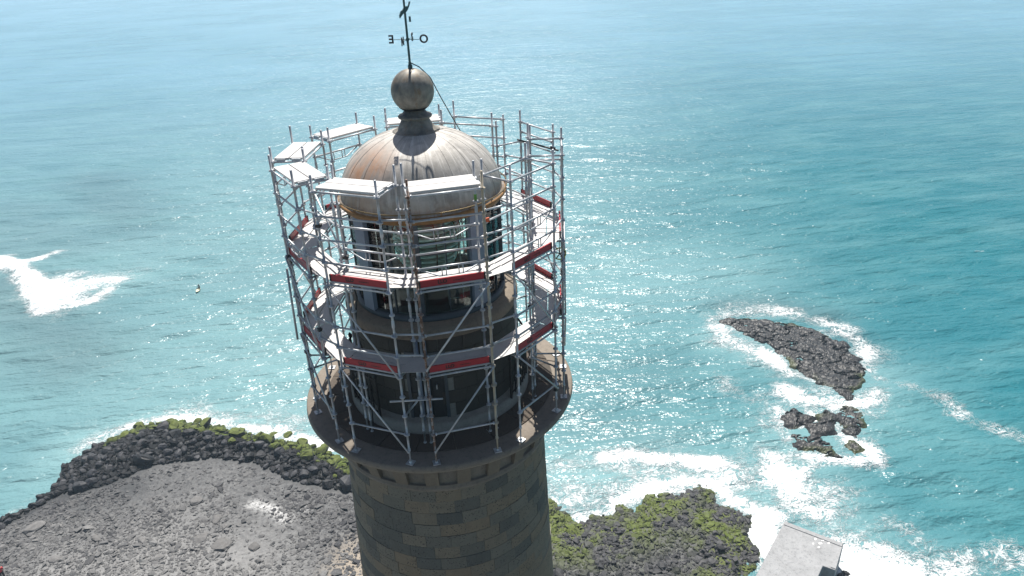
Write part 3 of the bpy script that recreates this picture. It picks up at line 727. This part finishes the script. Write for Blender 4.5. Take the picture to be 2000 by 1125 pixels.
# gallery: moulding, brackets, slab
part('moulding', lathe([(2.66, H-1.42), (2.76, H-1.38), (2.84, H-1.30), (2.84, H-1.22), (2.80, H-1.16), (2.86, H-1.12), (2.60, H-1.12)], 96), M['gallery'], L, True)
gal = part('gallery', join(lathe([(2.79, H-1.12), (2.83, H-.22)], 96), lathe([(2.6, H-.22), (3.30, H-.24), (3.47, H-.20), (3.515, H-.12), (3.50, H-.03), (3.47, H), (3.02, H+.002), (1.8, H+.002)], 128)), M['gallery'], L, True)
for i in range(24):
    a = 2*math.pi*(i+.42)/24
    g = sector(2.70, 3.10, H-1.10, H-.25, -.055, .055, 2.70, 2.88)
    c, s = math.cos(a), math.sin(a)
    part('bracket', ([(x*c-y*s, x*s+y*c, z) for x, y, z in g[0]], g[1]), M['bracket'], gal)
# paving ring
for i in range(20):
    a0 = 2*math.pi*i/20 + .07; a1 = a0 + 2*math.pi/20 - .006
    part('paving_slab', sector(2.36, 2.98, H-.02, H+.03, a0, a1, None, None, 3), M['paving'], gal)
# drum
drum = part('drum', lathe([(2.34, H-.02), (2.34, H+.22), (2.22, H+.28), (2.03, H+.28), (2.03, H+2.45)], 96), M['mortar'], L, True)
for r in range(6):
    z0 = H+.285+r*.36; n = 22; w = 2*math.pi/n; off = .5*(r % 2)
    me = None
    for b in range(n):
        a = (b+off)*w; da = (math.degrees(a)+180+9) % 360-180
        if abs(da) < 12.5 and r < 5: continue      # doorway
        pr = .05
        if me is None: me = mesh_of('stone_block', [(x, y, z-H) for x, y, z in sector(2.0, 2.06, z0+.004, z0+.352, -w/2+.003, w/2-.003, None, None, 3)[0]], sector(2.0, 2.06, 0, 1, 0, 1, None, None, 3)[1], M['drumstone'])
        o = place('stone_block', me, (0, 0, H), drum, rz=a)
dr = part('door', sector(2.035, 2.05, H+.29, H+2.05, R(-9-11), R(-9+11), None, None, 3), M['deckdark'], drum)
part('door_frame', join(sector(2.0, 2.085, H+.285, H+2.12, R(-9-13.2), R(-9-11.1)), sector(2.0, 2.085, H+.285, H+2.12, R(-9+11.1), R(-9+13.2)), sector(2.0, 2.085, H+2.055, H+2.12, R(-9-11.05), R(-9+11.05), None, None, 3)), M['lanternframe'], drum)
part('door_handle', box(2.09*math.sin(R(-3)), -2.09*math.cos(R(-3)), H+1.2, .03, .08, .12, 0), M['steel'], dr)
for q in (-13, -8):
    part('drain_pipe', tube((2.12*math.sin(R(q)), -2.12*math.cos(R(q)), H+.3), (2.12*math.sin(R(q)), -2.12*math.cos(R(q)), H+2.45), .035, 10), M['column'], drum, True)
cor = part('cornice', lathe([(2.03, H+2.42), (2.10, H+2.46), (2.14, H+2.54), (2.14, H+2.70), (2.10, H+2.77), (1.70, H+2.79), (0.1, H+2.78)], 96), M['cornice'], L, True)
# iron railing round the drum (the front stretch is taken down)
rail = part('railing', join(lathe([(2.27, H+1.28), (2.31, H+1.28), (2.31, H+1.32), (2.27, H+1.32)], 60, closed=True, a0=R(48), a1=R(318)), lathe([(2.275, H+.36), (2.30, H+.36), (2.30, H+.39), (2.275, H+.39)], 60, closed=True, a0=R(48), a1=R(318))), M['iron'], L)
bal = mesh_of('baluster', *join(rods([(.014, 0), (.014, .3), (.03, .34), (.014, .4), (.014, .6), (.03, .66), (.014, .7), (.014, 1)], (0, -2.29, .30), (0, -2.29, 1.28), 6),
      polytube([(.012, -2.29, .45), (.07, -2.29, .62), (.012, -2.29, .80), (.07, -2.29, .98), (.012, -2.29, 1.15)], .009, 4)), M['iron'])
for i in range(68): place('baluster', bal, (0, 0, H), rail, rz=R(49+i*4.0))
post = mesh_of('railing_post', *capped([(.03, .2), (.03, 1.33), (.05, 1.36), (.05, 1.40), (.02, 1.46)], 8, 0, -2.29), M['iron'])
for a in range(48, 319, 30): place('railing_post', post, (0, 0, H), rail, rz=R(a))
# lantern
lan = part('lantern', lathe([(1.84, H+2.79), (1.84, H+2.92), (1.70, H+2.94), (1.70, H+2.80)], 72), M['lanternframe'], L, True)
part('lantern_head_ring', lathe([(1.70, H+5.14), (1.86, H+5.14), (1.86, H+5.30), (1.70, H+5.30)], 72, closed=True), M['lanternframe'], lan, True)
part('lantern_floor', lathe([(1.69, H+2.84), (.02, H+2.84)], 48), M['interior'], lan)
cols = [37+45*i for i in range(8)]
hw_ = [5.8 if i % 2 == 0 else 1.8 for i in range(8)]
for a, q in zip(cols, hw_):
    part('column', sector(1.66, 1.86 if q > 3 else 1.82, H+2.92, H+5.14, R(a-q), R(a+q), None, None, 3), M['column'] if q > 3 else M['lanternframe'], lan)
for i, a in enumerate(cols):
    a0, a1 = R(a+hw_[i]+.1), R(a+45-hw_[(i+1) % 8]-.1)
    zs = [2.95, 3.65, 4.40, 5.13]
    for j in range(3):
        part('window_pane', sector(1.745, 1.755, H+zs[j]+.012, H+zs[j+1]-.012, a0+.004, a1-.004, None, None, 5), M['glass'], lan)
    for j in (1, 2):
        part('glazing_bar', sector(1.735, 1.775, H+zs[j]-.011, H+zs[j]+.011, a0, a1, None, None, 5), M['lanternframe'], lan)
    am = (a0+a1)/2
    part('glazing_bar', sector(1.735, 1.78, H+2.95, H+5.13, am-.006, am+.006), M['lanternframe'], lan)
# the lens; inner core added to block the bright sea, so ring gaps look dark
lens = part('lens', join(capped([(.34, H+2.84), (.30, H+2.95), (.22, H+3.05), (.22, H+3.25), (.55, H+3.30), (.55, H+3.34)], 24), capped([(.05, H+3.34), (.40, H+3.36), (.62, H+3.9), (.62, H+4.34), (.40, H+4.88), (.05, H+4.9)], 20)), M['brass'], L, True)
for i in range(12):
    t = -1+2*i/11; z = H+4.12+.78*t; rr = .80*math.sqrt(max(.12, 1-.62*t*t))
    part('lens_ring', lathe([(rr-.09, z-.052), (rr-.01, z-.040), (rr+.02, z), (rr-.01, z+.040), (rr-.09, z+.052)], 40, closed=True), M['lens'], lens, True)
for i in range(8):
    a = 2*math.pi*(i+.3)/8; s, c = math.sin(a), -math.cos(a)
    part('lens_upright', polytube([(.86*math.sqrt(max(.12, 1-.62*t*t))*s, .86*math.sqrt(max(.12, 1-.62*t*t))*c, H+4.12+.80*t) for t in np.linspace(-1, 1, 9)], .018, 6), M['brass'], lens, True)
lad = part('ladder', join(*[tube((.55+dx, -1.25, H+2.85), (.55+dx, -1.0, H+5.0), .018, 6) for dx in (-.17, .17)]), M['steel'], L)
for i in range(7):
    f = (i+.6)/7.4; part('rung', tube((.38, -1.25+.25*f, H+2.85+2.15*f), (.72, -1.25+.25*f, H+2.85+2.15*f), .013, 6), M['steel'], lad)
# dome
dz, dh, dR = H+5.30, 1.42, 1.87
prof = [(1.93, dz-.02), (1.93, dz+.05), (dR, dz+.06)]
for i in range(1, 25):
    t = (math.pi/2)*i/25; prof.append((dR*math.cos(t)**.92, dz+.06+dh*math.sin(t)**1.02))
dome = part('dome', lathe(prof, 96), M['dome'], L, True)
for i in range(20):
    a = 2*math.pi*(i+.35)/20; s, c = math.sin(a), -math.cos(a)
    pts = [((r+.002)*s, (r+.002)*c, z+.002) for r, z in prof[2:] if r > .42]
    part('seam', polytube(pts, .0032, 5), M['dome'], dome, True)
part('gutter', torus(1.93, dz-.01, .045, 96, 10), M['gutter'], dome, True)
part('eaves_ring', lathe([(1.86, dz-.16), (1.90, dz-.10), (1.91, dz-.03)], 96), M['gutter'], dome, True)
grd = part('guard_rail', torus(1.99, dz+.12, .014, 96, 6), M['brass'], dome, True)
for i in range(18):
    a = 2*math.pi*(i+.5)/18; s, c = math.sin(a), -math.cos(a)
    part('rail_bracket', tube((1.93*s, 1.93*c, dz), (1.99*s, 1.99*c, dz+.13), .011, 5), M['gutter'], grd)
hand = part('hand_rail', polytube([(1.72*math.sin(R(a)), -1.72*math.cos(R(a)), dz+.45) for a in range(-80, -40, 4)], .016, 6), M['iron'], dome)
for a in (-78, -60, -44): part('hand_rail_stay', tube((1.72*math.sin(R(a)), -1.72*math.cos(R(a)), dz+.45), (1.80*math.sin(R(a)), -1.80*math.cos(R(a)), dz+.28), .014, 5), M['iron'], hand)
pz = H+6.68
ped = part('finial_pedestal', lathe([(.54, pz-.03), (.54, pz+.05), (.50, pz+.075), (.44, pz+.09), (.37, pz+.19), (.31, pz+.31), (.30, pz+.335), (.375, pz+.35), (.385, pz+.385), (.36, pz+.41), (.29, pz+.42), (.26, pz+.47), (.2, pz+.52)], 48), M['ball'], L, True)
part('base_ring', torus(.54, pz+.015, .028, 48, 8), M['verdigris'], ped, True)
bz = H+7.606; rb = .476
ball = part('finial_ball', lathe([(rb*math.sin(math.pi*i/24)+1e-4, bz-rb*math.cos(math.pi*i/24)) for i in range(25)], 48), M['ball'], L, True)
part('ball_band', lathe([(rb*math.cos(R(t))+.008, bz+rb*math.sin(R(t))) for t in (-58, -54, -50, -46)], 48), M['iron'], ball, True)
# weather vane
vane = part('weather_vane', join(rods([(.05, 0), (.05, .05), (.026, .07), (.024, .5), (.02, 1)], (0, 0, H+8.04), (0, 0, H+10.05), 10), capped([(.036, H+8.17), (.036, H+8.21)], 10), capped([(.035, H+8.65), (.035, H+8.71)], 10)), M['verdigris'], L)
north = R(17)
dirs = {'N': (-math.sin(north), -math.cos(north)), 'E': (-math.cos(north), math.sin(north))}
dirs['S'] = tuple(-v for v in dirs['N']); dirs['O'] = tuple(-v for v in dirs['E'])
for ch, (ax, ay) in dirs.items():
    part('direction_arm', tube((0, 0, H+8.68), (ax*.30, ay*.30, H+8.68), .007, 6), M['verdigris'], vane)
    cu = bpy.data.curves.new('direction_letter', 'FONT'); cu.body = ch; cu.size = .235; cu.extrude = .008; cu.offset = .006; cu.align_x = 'CENTER'; cu.align_y = 'CENTER'
    cu.materials.append(M['iron'])
    o = text_mesh('direction_letter', cu, vane); o.location = Vector((ax*.36, ay*.36, H+8.68)) - wl(vane)
    # read from the south (seaward) and west sides
    base = dirs['O'] if ch in 'EO' else dirs['N']
    face = dirs['S'] if ch in 'EO' else dirs['O']
    Xv = Vector((-base[0], -base[1], 0)); Zv = Vector((face[0], face[1], 0))
    m = Matrix((Xv, Vector((0, 0, 1)), Xv.cross(Vector((0, 0, 1))))).transposed()
    o.rotation_euler = m.to_euler()
va = R(-128); VSC = .62
def vpt(u, w): return (u*VSC*math.cos(va), u*VSC*math.sin(va), H+9.265+(w-.35*u)*VSC)
shape = [(-.34, .13), (-.29, .15), (-.20, .03), (-.10, .09), (.02, .10), (.12, .06), (.20, .07), (.30, -.02), (.30, -.12), (.20, -.08), (.08, -.06), (-.06, -.08), (-.16, -.05), (-.26, .03)]
n = len(shape); nx, ny = -math.sin(va)*.012, math.cos(va)*.012
V = [(vpt(u, w)[0]+k*nx, vpt(u, w)[1]+k*ny, vpt(u, w)[2]) for k in (-1, 1) for u, w in shape]
part('vane_figure', (V, [tuple(range(n)), tuple(range(2*n-1, n-1, -1))] + [(i, i+n, (i+1) % n+n, (i+1) % n) for i in range(n)]), M['verdigris'], vane)
part('vane_weight', capped([(.022, H+9.02), (.022, H+9.13)], 8, *vpt(-.24, 0)[:2]), M['verdigris'], vane)
cb_pts = [(.03, 0, H+8.19), (.20, .10, H+8.08), (.42, .22, H+7.82), (.62, .36, H+7.35), (.85, .55, H+6.85), (1.05, .72, H+6.42), (1.45, .95, H+5.98), (1.72, 1.02, H+5.45)]
part('lightning_cable', polytube(cb_pts, .012, 5), M['iron'], L)

# ------------------------------------------------------------------ scaffolding: ten bays in a ring on the gallery
S = empty('scaffolding', (0, 0, HG)); tag(S, 'ten-sided ring of grey steel tube scaffolding on the lighthouse gallery', 'scaffolding')
Z0 = HG + 2.2945
def zk(k): return Z0 + .5*k
PHI = [6.8, 43, 79, 115, 150, 182, 221, 259, 296, 331.5]
CX, CY, RO, RI, HL = .05, -.10, 3.20, 2.47, .71
def corner(b, s, outer):
    p = R(PHI[b]); d = (math.sin(p), -math.cos(p)); t = (math.cos(p), math.sin(p)); r = RO if outer else RI
    return Vector((CX + d[0]*r + t[0]*s*HL, CY + d[1]*r + t[1]*s*HL, 0))
TOP = {}
for b in range(10):
    for s in (-1, 1):
        for o_ in (True, False):
            TOP[b, s, o_] = zk(8)+.34
for (b, s_, o_), dz_ in {(1, 1, True): .30, (2, -1, True): .22, (2, 1, True): .26, (3, -1, True): .20, (3, 1, True): .30, (4, -1, True): .12, (4, 1, True): .42, (3, 1, False): .14, (9, 1, False): .42, (0, -1, False): .45, (8, 1, False): .28, (7, -1, True): .46, (6, 1, True): .30}.items():
    TOP[b, s_, o_] = zk(8)+dz_
std_me = {}
def standard_mesh(top, mat):
    key = (round(top, 2), mat)
    if key not in std_me:
        prof = [(.020, .04), (.020, .34), (.036, .345), (.036, .40), (.0255, .405)]
        k = -4
        while zk(k)-HG < .45: k += 1
        while zk(k) < top-.05:
            z = zk(k)-HG; prof += [(.0255, z-.016), (.060, z-.013), (.062, z), (.060, z+.013), (.0255, z+.016)]
            if k in (2, 6): prof += [(.0255, z+.2), (.034, z+.21), (.034, z+.36), (.0255, z+.37)]
            k += 1
        prof += [(.0255, top-HG), (.018, top-HG+.004)]
        me = mesh_of('standard', *capped(prof, 10), M[mat], True); std_me[key] = me
    return std_me[key]
bp_me = mesh_of('base_plate', *join(box(0, 0, .012, .17, .17, .02), capped([(.045, .022), (.03, .06)], 8)), M['steel'])
for b in range(10):
    for s in (-1, 1):
        for out in (True, False):
            c = corner(b, s, out)
            mat = 'rusty' if (b, s, out) == (0, -1, True) else 'cream' if (b, s, out) == (0, 1, True) else 'steel'
            st = place('standard', standard_mesh(TOP[b, s, out], mat), (c.x, c.y, HG), S)
            if mat == 'rusty': st['label'] = 'rusty brown standard'
            place('base_plate', bp_me, (c.x, c.y, HG+.003), st, rz=R(PHI[b]))
LEDP = [(.022, 0), (.040, .004), (.040, .030), (.0225, .034), (.0225, .966), (.040, .970), (.040, .996), (.022, 1)]
def ledger(c0, c1, z, name='ledger'):
    c0, c1 = Vector((c0.x, c0.y, z)), Vector((c1.x, c1.y, z)); d = (c1-c0).normalized()
    return part(name, rods(LEDP, c0+d*.028, c1-d*.028, 8), M['steel'], S, True)
def lattice(c0, c1, z):
    g0, g1 = Vector((c0.x, c0.y, z)), Vector((c1.x, c1.y, z)); d = (g1-g0); L_ = d.length; d.normalize(); a, e = g0+d*.028, g1-d*.028
    dn = Vector((0, 0, -.20))
    part('lattice_ledger', join(rods(LEDP, a, e, 8), polytube([a+d*.05-Vector((0, 0, .015)), a+d*(L_*.30)+dn, a+d*(L_*.64)+dn, e-d*.05-Vector((0, 0, .015))], .015, 6),
         tube(a+d*(L_*.34), a+d*(L_*.34)+dn, .012, 6), tube(a+d*(L_*.40), a+d*(L_*.40)+dn, .012, 6), tube(a+d*(L_*.58), a+d*(L_*.58)+dn, .012, 6), tube(a+d*(L_*.64), a+d*(L_*.64)+dn, .012, 6)), M['steel'], S, True)
def brace(b, s0, k0, s1, k1, out=True):
    p = R(PHI[b]); d = Vector((math.sin(p), -math.cos(p), 0))*(.055 if out else -.055)
    c0, c1 = corner(b, s0, out), corner(b, s1, out)
    a = Vector((c0.x, c0.y, zk(k0)))+d; e = Vector((c1.x, c1.y, zk(k1)))+d; t = (e-a).normalized()
    part('diagonal_brace', join(rods([(.021, 0), (.021, 1)], a, e, 8), tube(a-d*.9, a+d*.25, .028, 6), tube(e-d*.9, e+d*.25, .028, 6)), M['steel'], S, True)
LATT = {(0, True): (5,), (1, True): (5, 6), (8, False): (7,), (8, True): (5,), (7, True): (7,), (9, False): (5,), (2, False): (5,), (0, False): (6,), (6, True): (7,)}
DECK_LV = {0: list(range(10)), 4: list(range(10)), 8: [5, 6, 7, 8, 9, 0]}
for b in range(10):
    for out in (True, False):
        c0, c1 = corner(b, -1, out), corner(b, 1, out)
        ks = [-3, 0, 1, 2, 4, 5, 6] + ([7] if out else []) if out else [0, 4, 5, 6]
        if b in DECK_LV[8] or b in (1, 4): ks.append(8)
        if b in (1, 2, 3, 4) and out: ks.append(8)
        if b in (2, 3) and out: ks.append(7.5)
        for k in sorted(set(ks)):
            if out and k == -3 and b in (3, 4, 5, 6): continue
            if k in LATT.get((b, out), ()): lattice(c0, c1, zk(k))
            else: ledger(c0, c1, zk(k))
    for s in (-1, 1):
        for k in (-2, 0, 4) + ((8,) if b in DECK_LV[8] or b in (1, 2) else ()) + ((7,) if b in (2, 3) and s > 0 else ()):
            if k == -2 and (b + (s > 0)) % 2: continue
            ledger(corner(b, s, True), corner(b, s, False), zk(k)-.002, 'transom')
    nb_ = (b+1) % 10
    for k in (1, 2, 5, 6) + ((7,) if b in (7, 8, 9, 0) else ()):
        ledger(corner(b, 1, True), corner(nb_, -1, True), zk(k)+.045, 'corner_ledger')
brace(0, -1, -3.9, 1, 0); brace(0, -1, .4, 1, 4)
brace(9, 1, -3.9, -1, 0); brace(9, 1, 0, -1, 4)
brace(1, -1, 0, 1, -3.2); brace(1, -1, 4, 1, .2)
brace(8, -1, 0, 1, -3.2); brace(8, 1, 0, -1, 4); brace(8, -1, 7, 1, 4.6, False)
brace(2, -1, 0, 1, -3.2); brace(2, 1, 4, -1, .2); brace(7, 1, 0, -1, -3.2); brace(7, -1, 0, 1, 4)
for b in (3, 5): brace(b, -1, -3.2, 1, 0); brace(b, -1, .2, 1, 4)
for b in (4, 6): brace(b, 1, -3.2, -1, 0); brace(b, 1, .2, -1, 4)
# couplers: black swivel clamps and a short tie tube
def clampset(c, z, rz):
    part('coupler', join(box(c.x, c.y, z, .10, .08, .07, rz), box(c.x+.05*math.cos(rz), c.y+.05*math.sin(rz), z+.02, .05, .09, .05, rz+.4)), M['black'], S)
for b, s, out, k in [(9, -1, True, 6.6), (8, -1, True, 4.0), (8, 1, True, 1.5), (7, 1, True, 3.2), (9, -1, False, 4.6), (1, -1, False, 3.0), (1, 1, False, .8), (2, -1, False, 7.9), (3, -1, True, 7.2), (2, 1, True, 1.2), (8, -1, True, -1.0), (1, 1, True, -3.3)]:
    clampset(corner(b, s, out), zk(k), R(PHI[b]))
c0, c1 = corner(3, 1, True), corner(3, -1, True)
part('tie_tube', tube((c0.x-.1, c0.y-.12, zk(7.15)), (c1.x+.10, c1.y-.12, zk(7.15)), .024, 8), M['black'], S)
for (b, s, out) in ((7, -1, True), (8, -1, True)):   # spare tubes stood beside the ring
    c = corner(b, s, out)*1.02; part('spare_tube', tube((c.x-.07, c.y-.05, zk(-.2)), (c.x-.02, c.y+.03, zk(3.4)), .026, 8), M['steel'], S, True)
# low tie frame before the drum door
cA, cB = corner(9, 1, True), corner(0, -1, True)
part('tie_tube', tube((cA.x-.28, cA.y+.03, zk(-1.2)), (cB.x+.28, cB.y+.03, zk(-1.2)), .022, 8), M['steel'], S, True)

c = corner(0, 1, False); part('marker_tape', capped([(.032, zk(7.05)), (.032, zk(7.3))], 10, c.x, c.y), mat_plain('green_tape', (.12, .30, .05), .5), S)
c = corner(1, -1, False); part('marker_flag', box(c.x+.05, c.y-.02, zk(6.1), .10, .03, .09, .5), mat_plain('orange_flag', (.55, .10, .03), .6), S)
hose = [(corner(9, -1, False)+Vector((0, 0, zk(4.3)-.02*0))), (corner(9, -1, False)*.97+Vector((.05, .03, zk(2.6)))), (corner(9, -1, False)*1.0+Vector((-.04, .05, zk(1.0)))), (corner(9, -1, False)*.96+Vector((.06, .0, zk(-.8)))), (corner(9, -1, False)*.98+Vector((.0, .04, zk(-4.3))))]
part('power_cable', polytube(hose, .016, 6), M['black'], S)
# decks: two planks, toe board and corner plate each
SIDE = {0: 'facing the camera just right of the rusty standard', 1: 'at the front right corner beside the diagonal brace', 2: 'on the right side towards the reef', 3: 'at the rear right, beyond the dome',
        4: 'at the rear, right of the dome finial', 5: 'straight behind the dome finial', 6: 'at the rear left, beyond the dome', 7: 'on the left side towards the back', 8: 'on the left side towards the front', 9: 'facing the camera just left of the rusty standard'}
LEV = {0: 'lowest', 4: 'middle', 8: 'topmost'}
def logo(parent, c, rz, phi):
    """three block letters and a small line of print on a toe board's outer face"""
    off = wl(parent)
    for txt, size, du, dz in (('LLO', .105, -.30, .0), ('- -- --- -- -', .055, .02, .0)):
        cu = bpy.data.curves.new('printed_lettering', 'FONT'); cu.body = txt; cu.size = size; cu.offset = .006; cu.extrude = .001; cu.align_y = 'CENTER'; cu.materials.append(M['ink'])
        o = text_mesh('printed_lettering', cu, parent)
        t = Vector((math.cos(phi), math.sin(phi), 0))
        o.location = c + t*du + Vector((0, 0, dz)) - off; o.rotation_euler = (math.pi/2, 0, phi)
for k, bays in DECK_LV.items():
    for b in bays:
        p = R(PHI[b]); d = Vector((math.sin(p), -math.cos(p), 0)); t = Vector((math.cos(p), math.sin(p), 0)); o0 = Vector((CX, CY, 0))
        z = zk(k)+.055
        e = empty('scaffold_deck', (o0 + d*((RO+RI)/2) + Vector((0, 0, z)))[:])
        tag(e, '%s scaffold deck %s' % (LEV[k], SIDE[b]), 'scaffold deck', 'scaffold decks')
        for j, r in enumerate((RI+.185, RI+.53)):
            c = o0 + d*r
            pl = part('plank', box(c.x, c.y, z, 1.34, .325, .05, p), M['deck'], e)
            bvm = pl.modifiers.new('bevel', 'BEVEL'); bvm.width = .006; bvm.segments = 1
            for s in (-1, 1):
                h = c + t*(s*.685); part('hook', box(h.x, h.y, z-.012, .05, .2, .045, p), M['steel'], pl)
        if k in (0, 4):
            c = o0 + d*(RO-.055)
            tb = part('toe_board', box(c.x, c.y, z+.095, 1.30, .03, .15, p), M['red'], e)
            for s in (-1, 1):
                h = c + t*(s*.665); part('end_clip', box(h.x, h.y, z+.09, .035, .045, .16, p), M['black'], tb)
            part('steel_lip', box(*(o0 + d*(RO-.045))[:2], z+.01, 1.33, .04, .016, p), M['steel'], tb)
            if b in (9, 0, 1, 8): logo(tb, o0 + d*(RO-.0385) + Vector((0, 0, z+.095)), 0, p)
            n_ = (b+1) % 10
            q = [corner(b, 1, True)-d*.05-t*.04, corner(n_, -1, True), corner(n_, -1, False), corner(b, 1, False)]
            dn = Vector((math.sin(R(PHI[n_])), -math.cos(R(PHI[n_])), 0)); tn = Vector((math.cos(R(PHI[n_])), math.sin(R(PHI[n_])), 0))
            q[1] = q[1]-dn*.05+tn*.04; q[2] = q[2]+tn*.03; q[3] = q[3]-t*.03
            zz = z+.030+.002*(b % 2); V = [(v.x, v.y, zz) for v in q] + [(v.x, v.y, zz+.006) for v in q]
            part('corner_plate', (V, [(3,2,1,0), (4,5,6,7), (0,1,5,4), (1,2,6,5), (2,3,7,6), (3,0,4,7)]), M['deck'], e)
# hoist wheel hung between the decks on the reef side
cw = corner(2, 0, True)*.98; hw = empty('hoist_wheel', (cw.x, cw.y, zk(2.4))); tag(hw, 'yellow hoist wheel with five black spokes hung between scaffold decks', 'hoist wheel')
def wv(a, r): return (cw.x + r*math.cos(a), cw.y, zk(2.75)+r*math.sin(a))
part('rim', polytube([wv(2*math.pi*i/24, .15) for i in range(25)], .016, 6), M['yellow'], hw)
for i in range(5): part('spoke', tube(wv(0, 0), wv(math.pi/2+2*math.pi*i/5, .15), .014, 6), M['iron'], hw)
part('hanger', tube(wv(math.pi/2, .14), (cw.x, cw.y, zk(4)), .008, 5), M['iron'], hw)

# ------------------------------------------------------------------ people
def body(name, loc, joints, edges, rz, label, mat, heads=None):
    me = bpy.data.meshes.new(name); me.from_pydata([j[:3] for j in joints], edges, []); me.materials.append(mat)
    o = bpy.data.objects.new(name, me); COL.objects.link(o); o.location = loc; o.rotation_euler = (0, 0, rz)
    sk = o.modifiers.new('skin', 'SKIN'); sk.use_smooth_shade = True
    for i, j in enumerate(joints):
        me.skin_vertices[0].data[i].radius = (j[3], j[3]*(.8 if len(j) < 5 else j[4])); me.skin_vertices[0].data[i].use_root = (i == 0)
    ss = o.modifiers.new('sub', 'SUBSURF'); ss.levels = ss.render_levels = 2
    return tag(o, label, 'person')
# standing walker on the shingle
wx, wy = -45.8, 42.9; wz = float(ground(wx, wy))+.04
J = [(0,0,.95,.15), (0,0,1.15,.14), (0,-.01,1.38,.16), (0,0,1.50,.065), (0,.02,1.60,.085), (0,.02,1.70,.075),
     (.19,0,1.40,.065), (.25,-.03,1.14,.05), (.24,.10,.92,.04), (.235,.13,.83,.035), (-.19,0,1.40,.065), (-.26,.02,1.14,.05), (-.25,-.08,.92,.04), (-.245,-.10,.83,.035),
     (.10,0,.88,.10), (.11,.10,.50,.075), (.11,.06,.10,.05), (.11,.20,.03,.045), (-.10,0,.88,.10), (-.11,-.06,.50,.075), (-.11,-.20,.10,.05), (-.11,-.08,.03,.045)]
E_ = [(0,1), (1,2), (2,3), (3,4), (4,5), (2,6), (6,7), (7,8), (8,9), (2,10), (10,11), (11,12), (12,13), (0,14), (14,15), (15,16), (16,17), (0,18), (18,19), (19,20), (20,21)]
pw = body('person', (wx, wy, wz), J, E_, .4, 'person in red top and dark trousers walking on the shingle', M['skin'])
def cloth(parent, name, pts, rad, mat):
    g = [Vector(p) for p in pts]; o = None
    V, F = [], []; n = 10
    for (p, r) in zip(g, rad):
        for i in range(n):
            a = 2*math.pi*i/n; V.append((p.x + r[0]*math.cos(a), p.y + r[1]*math.sin(a), p.z))
    for j in range(len(g)-1):
        for i in range(n): F.append((j*n+i, j*n+(i+1) % n, (j+1)*n+(i+1) % n, (j+1)*n+i))
    F.append(tuple(reversed(range(n)))); F.append(tuple((len(g)-1)*n+i for i in range(n)))
    me = mesh_of(name, V, F, mat, True); o = bpy.data.objects.new(name, me); COL.objects.link(o); o.parent = parent; return o
cloth(pw, 'shirt', [(0,0,.90), (0,0,1.15), (0,0,1.36), (0,0,1.47)], [(.19,.15), (.19,.15), (.24,.16), (.10,.09)], M['shirt'])
for s in (1, -1):
    cloth(pw, 'shirt_sleeve', [(s*.27,0,1.16), (s*.22,0,1.42)], [(.075,.075), (.085,.085)], M['shirt'])
    cloth(pw, 'trouser_leg', [(s*.11,s*.08 if s > 0 else -.17,.12), (s*.11,s*.08,.50), (s*.095,0,.92)], [(.075,.085), (.10,.105), (.125,.14)], M['wetsuit'])
cloth(pw, 'hair', [(0,.03,1.62), (0,.03,1.72), (0,.03,1.78)], [(.095,.10), (.10,.105), (.05,.05)], M['iron'])
# surfer sitting astride a pale board beyond the break
ux, uy = -43.1, 111.4
sb = empty('surfboard', (ux-.15, uy-.45, .3)); tag(sb, 'pale yellow surfboard floating under the sitting surfer', 'surfboard')
nS = 14; V = []; F = []
for i in range(nS+1):
    u = -1+2*i/nS; w = .36*max(.02, (1-abs(u)**2.6))**.75; rk = .08*max(0, u)**3
    yy = -1.05*u
    for (a, zz) in ((-1, 0), (-.7, .045), (0, .055), (.7, .045), (1, 0), (.6, -.035), (-.6, -.035)): V.append((ux-.15+a*w, uy-.45+yy, .34+rk+zz))
for i in range(nS):
    for j in range(7): F.append((i*7+j, i*7+(j+1) % 7, (i+1)*7+(j+1) % 7, (i+1)*7+j))
F.append(tuple(reversed(range(7)))); F.append(tuple(nS*7+j for j in range(7)))
brd = part('board', (V, F), M['board'], sb, True)
part('fin', ([(ux-.15, uy+.25, .33), (ux-.15, uy+.45, .33), (ux-.15, uy+.48, .08), (ux-.13, uy+.35, .33)], [(0, 1, 2), (1, 3, 2), (3, 0, 2), (0, 3, 1)]), M['black'], brd)
Js = [(0,0,.30,.14), (0,-.04,.52,.13), (0,-.06,.74,.15), (0,-.05,.86,.06), (0,-.07,.96,.085), (0,-.07,1.05,.07),
      (.18,-.06,.76,.06), (.27,-.20,.56,.05), (.20,-.38,.42,.04), (.18,-.45,.39,.035), (-.18,-.06,.76,.06), (-.27,-.20,.56,.05), (-.20,-.38,.42,.04), (-.18,-.45,.39,.035),
      (.16,-.10,.30,.09), (.33,-.40,.22,.07), (.33,-.42,-.20,.05), (-.16,-.10,.30,.09), (-.33,-.40,.22,.07), (-.33,-.42,-.20,.05)]
Es = [(0,1), (1,2), (2,3), (3,4), (4,5), (2,6), (6,7), (7,8), (8,9), (2,10), (10,11), (11,12), (12,13), (0,14), (14,15), (15,16), (0,17), (17,18), (18,19)]
body('person', (ux+.02, uy+.12, .22), Js, Es, -.5, 'surfer in black wetsuit sitting astride a pale board out at sea', M['wetsuit'])

# ------------------------------------------------------------------ sea haze
hv = NT('sea_haze'); hv.t.nodes.remove(hv.b)
pv = hv.n('VolumePrincipled', {'Color': (.66, .84, 1.0, 1), 'Density': .00044, 'Anisotropy': .25})
hv.t.links.new(pv.outputs[0], hv.out.inputs['Volume'])
hz = part('haze', box(0, 1700, 28.7, 12800, 9000, 64.0), hv.m); tag(hz, 'pale sea haze', 'haze', kind='stuff')
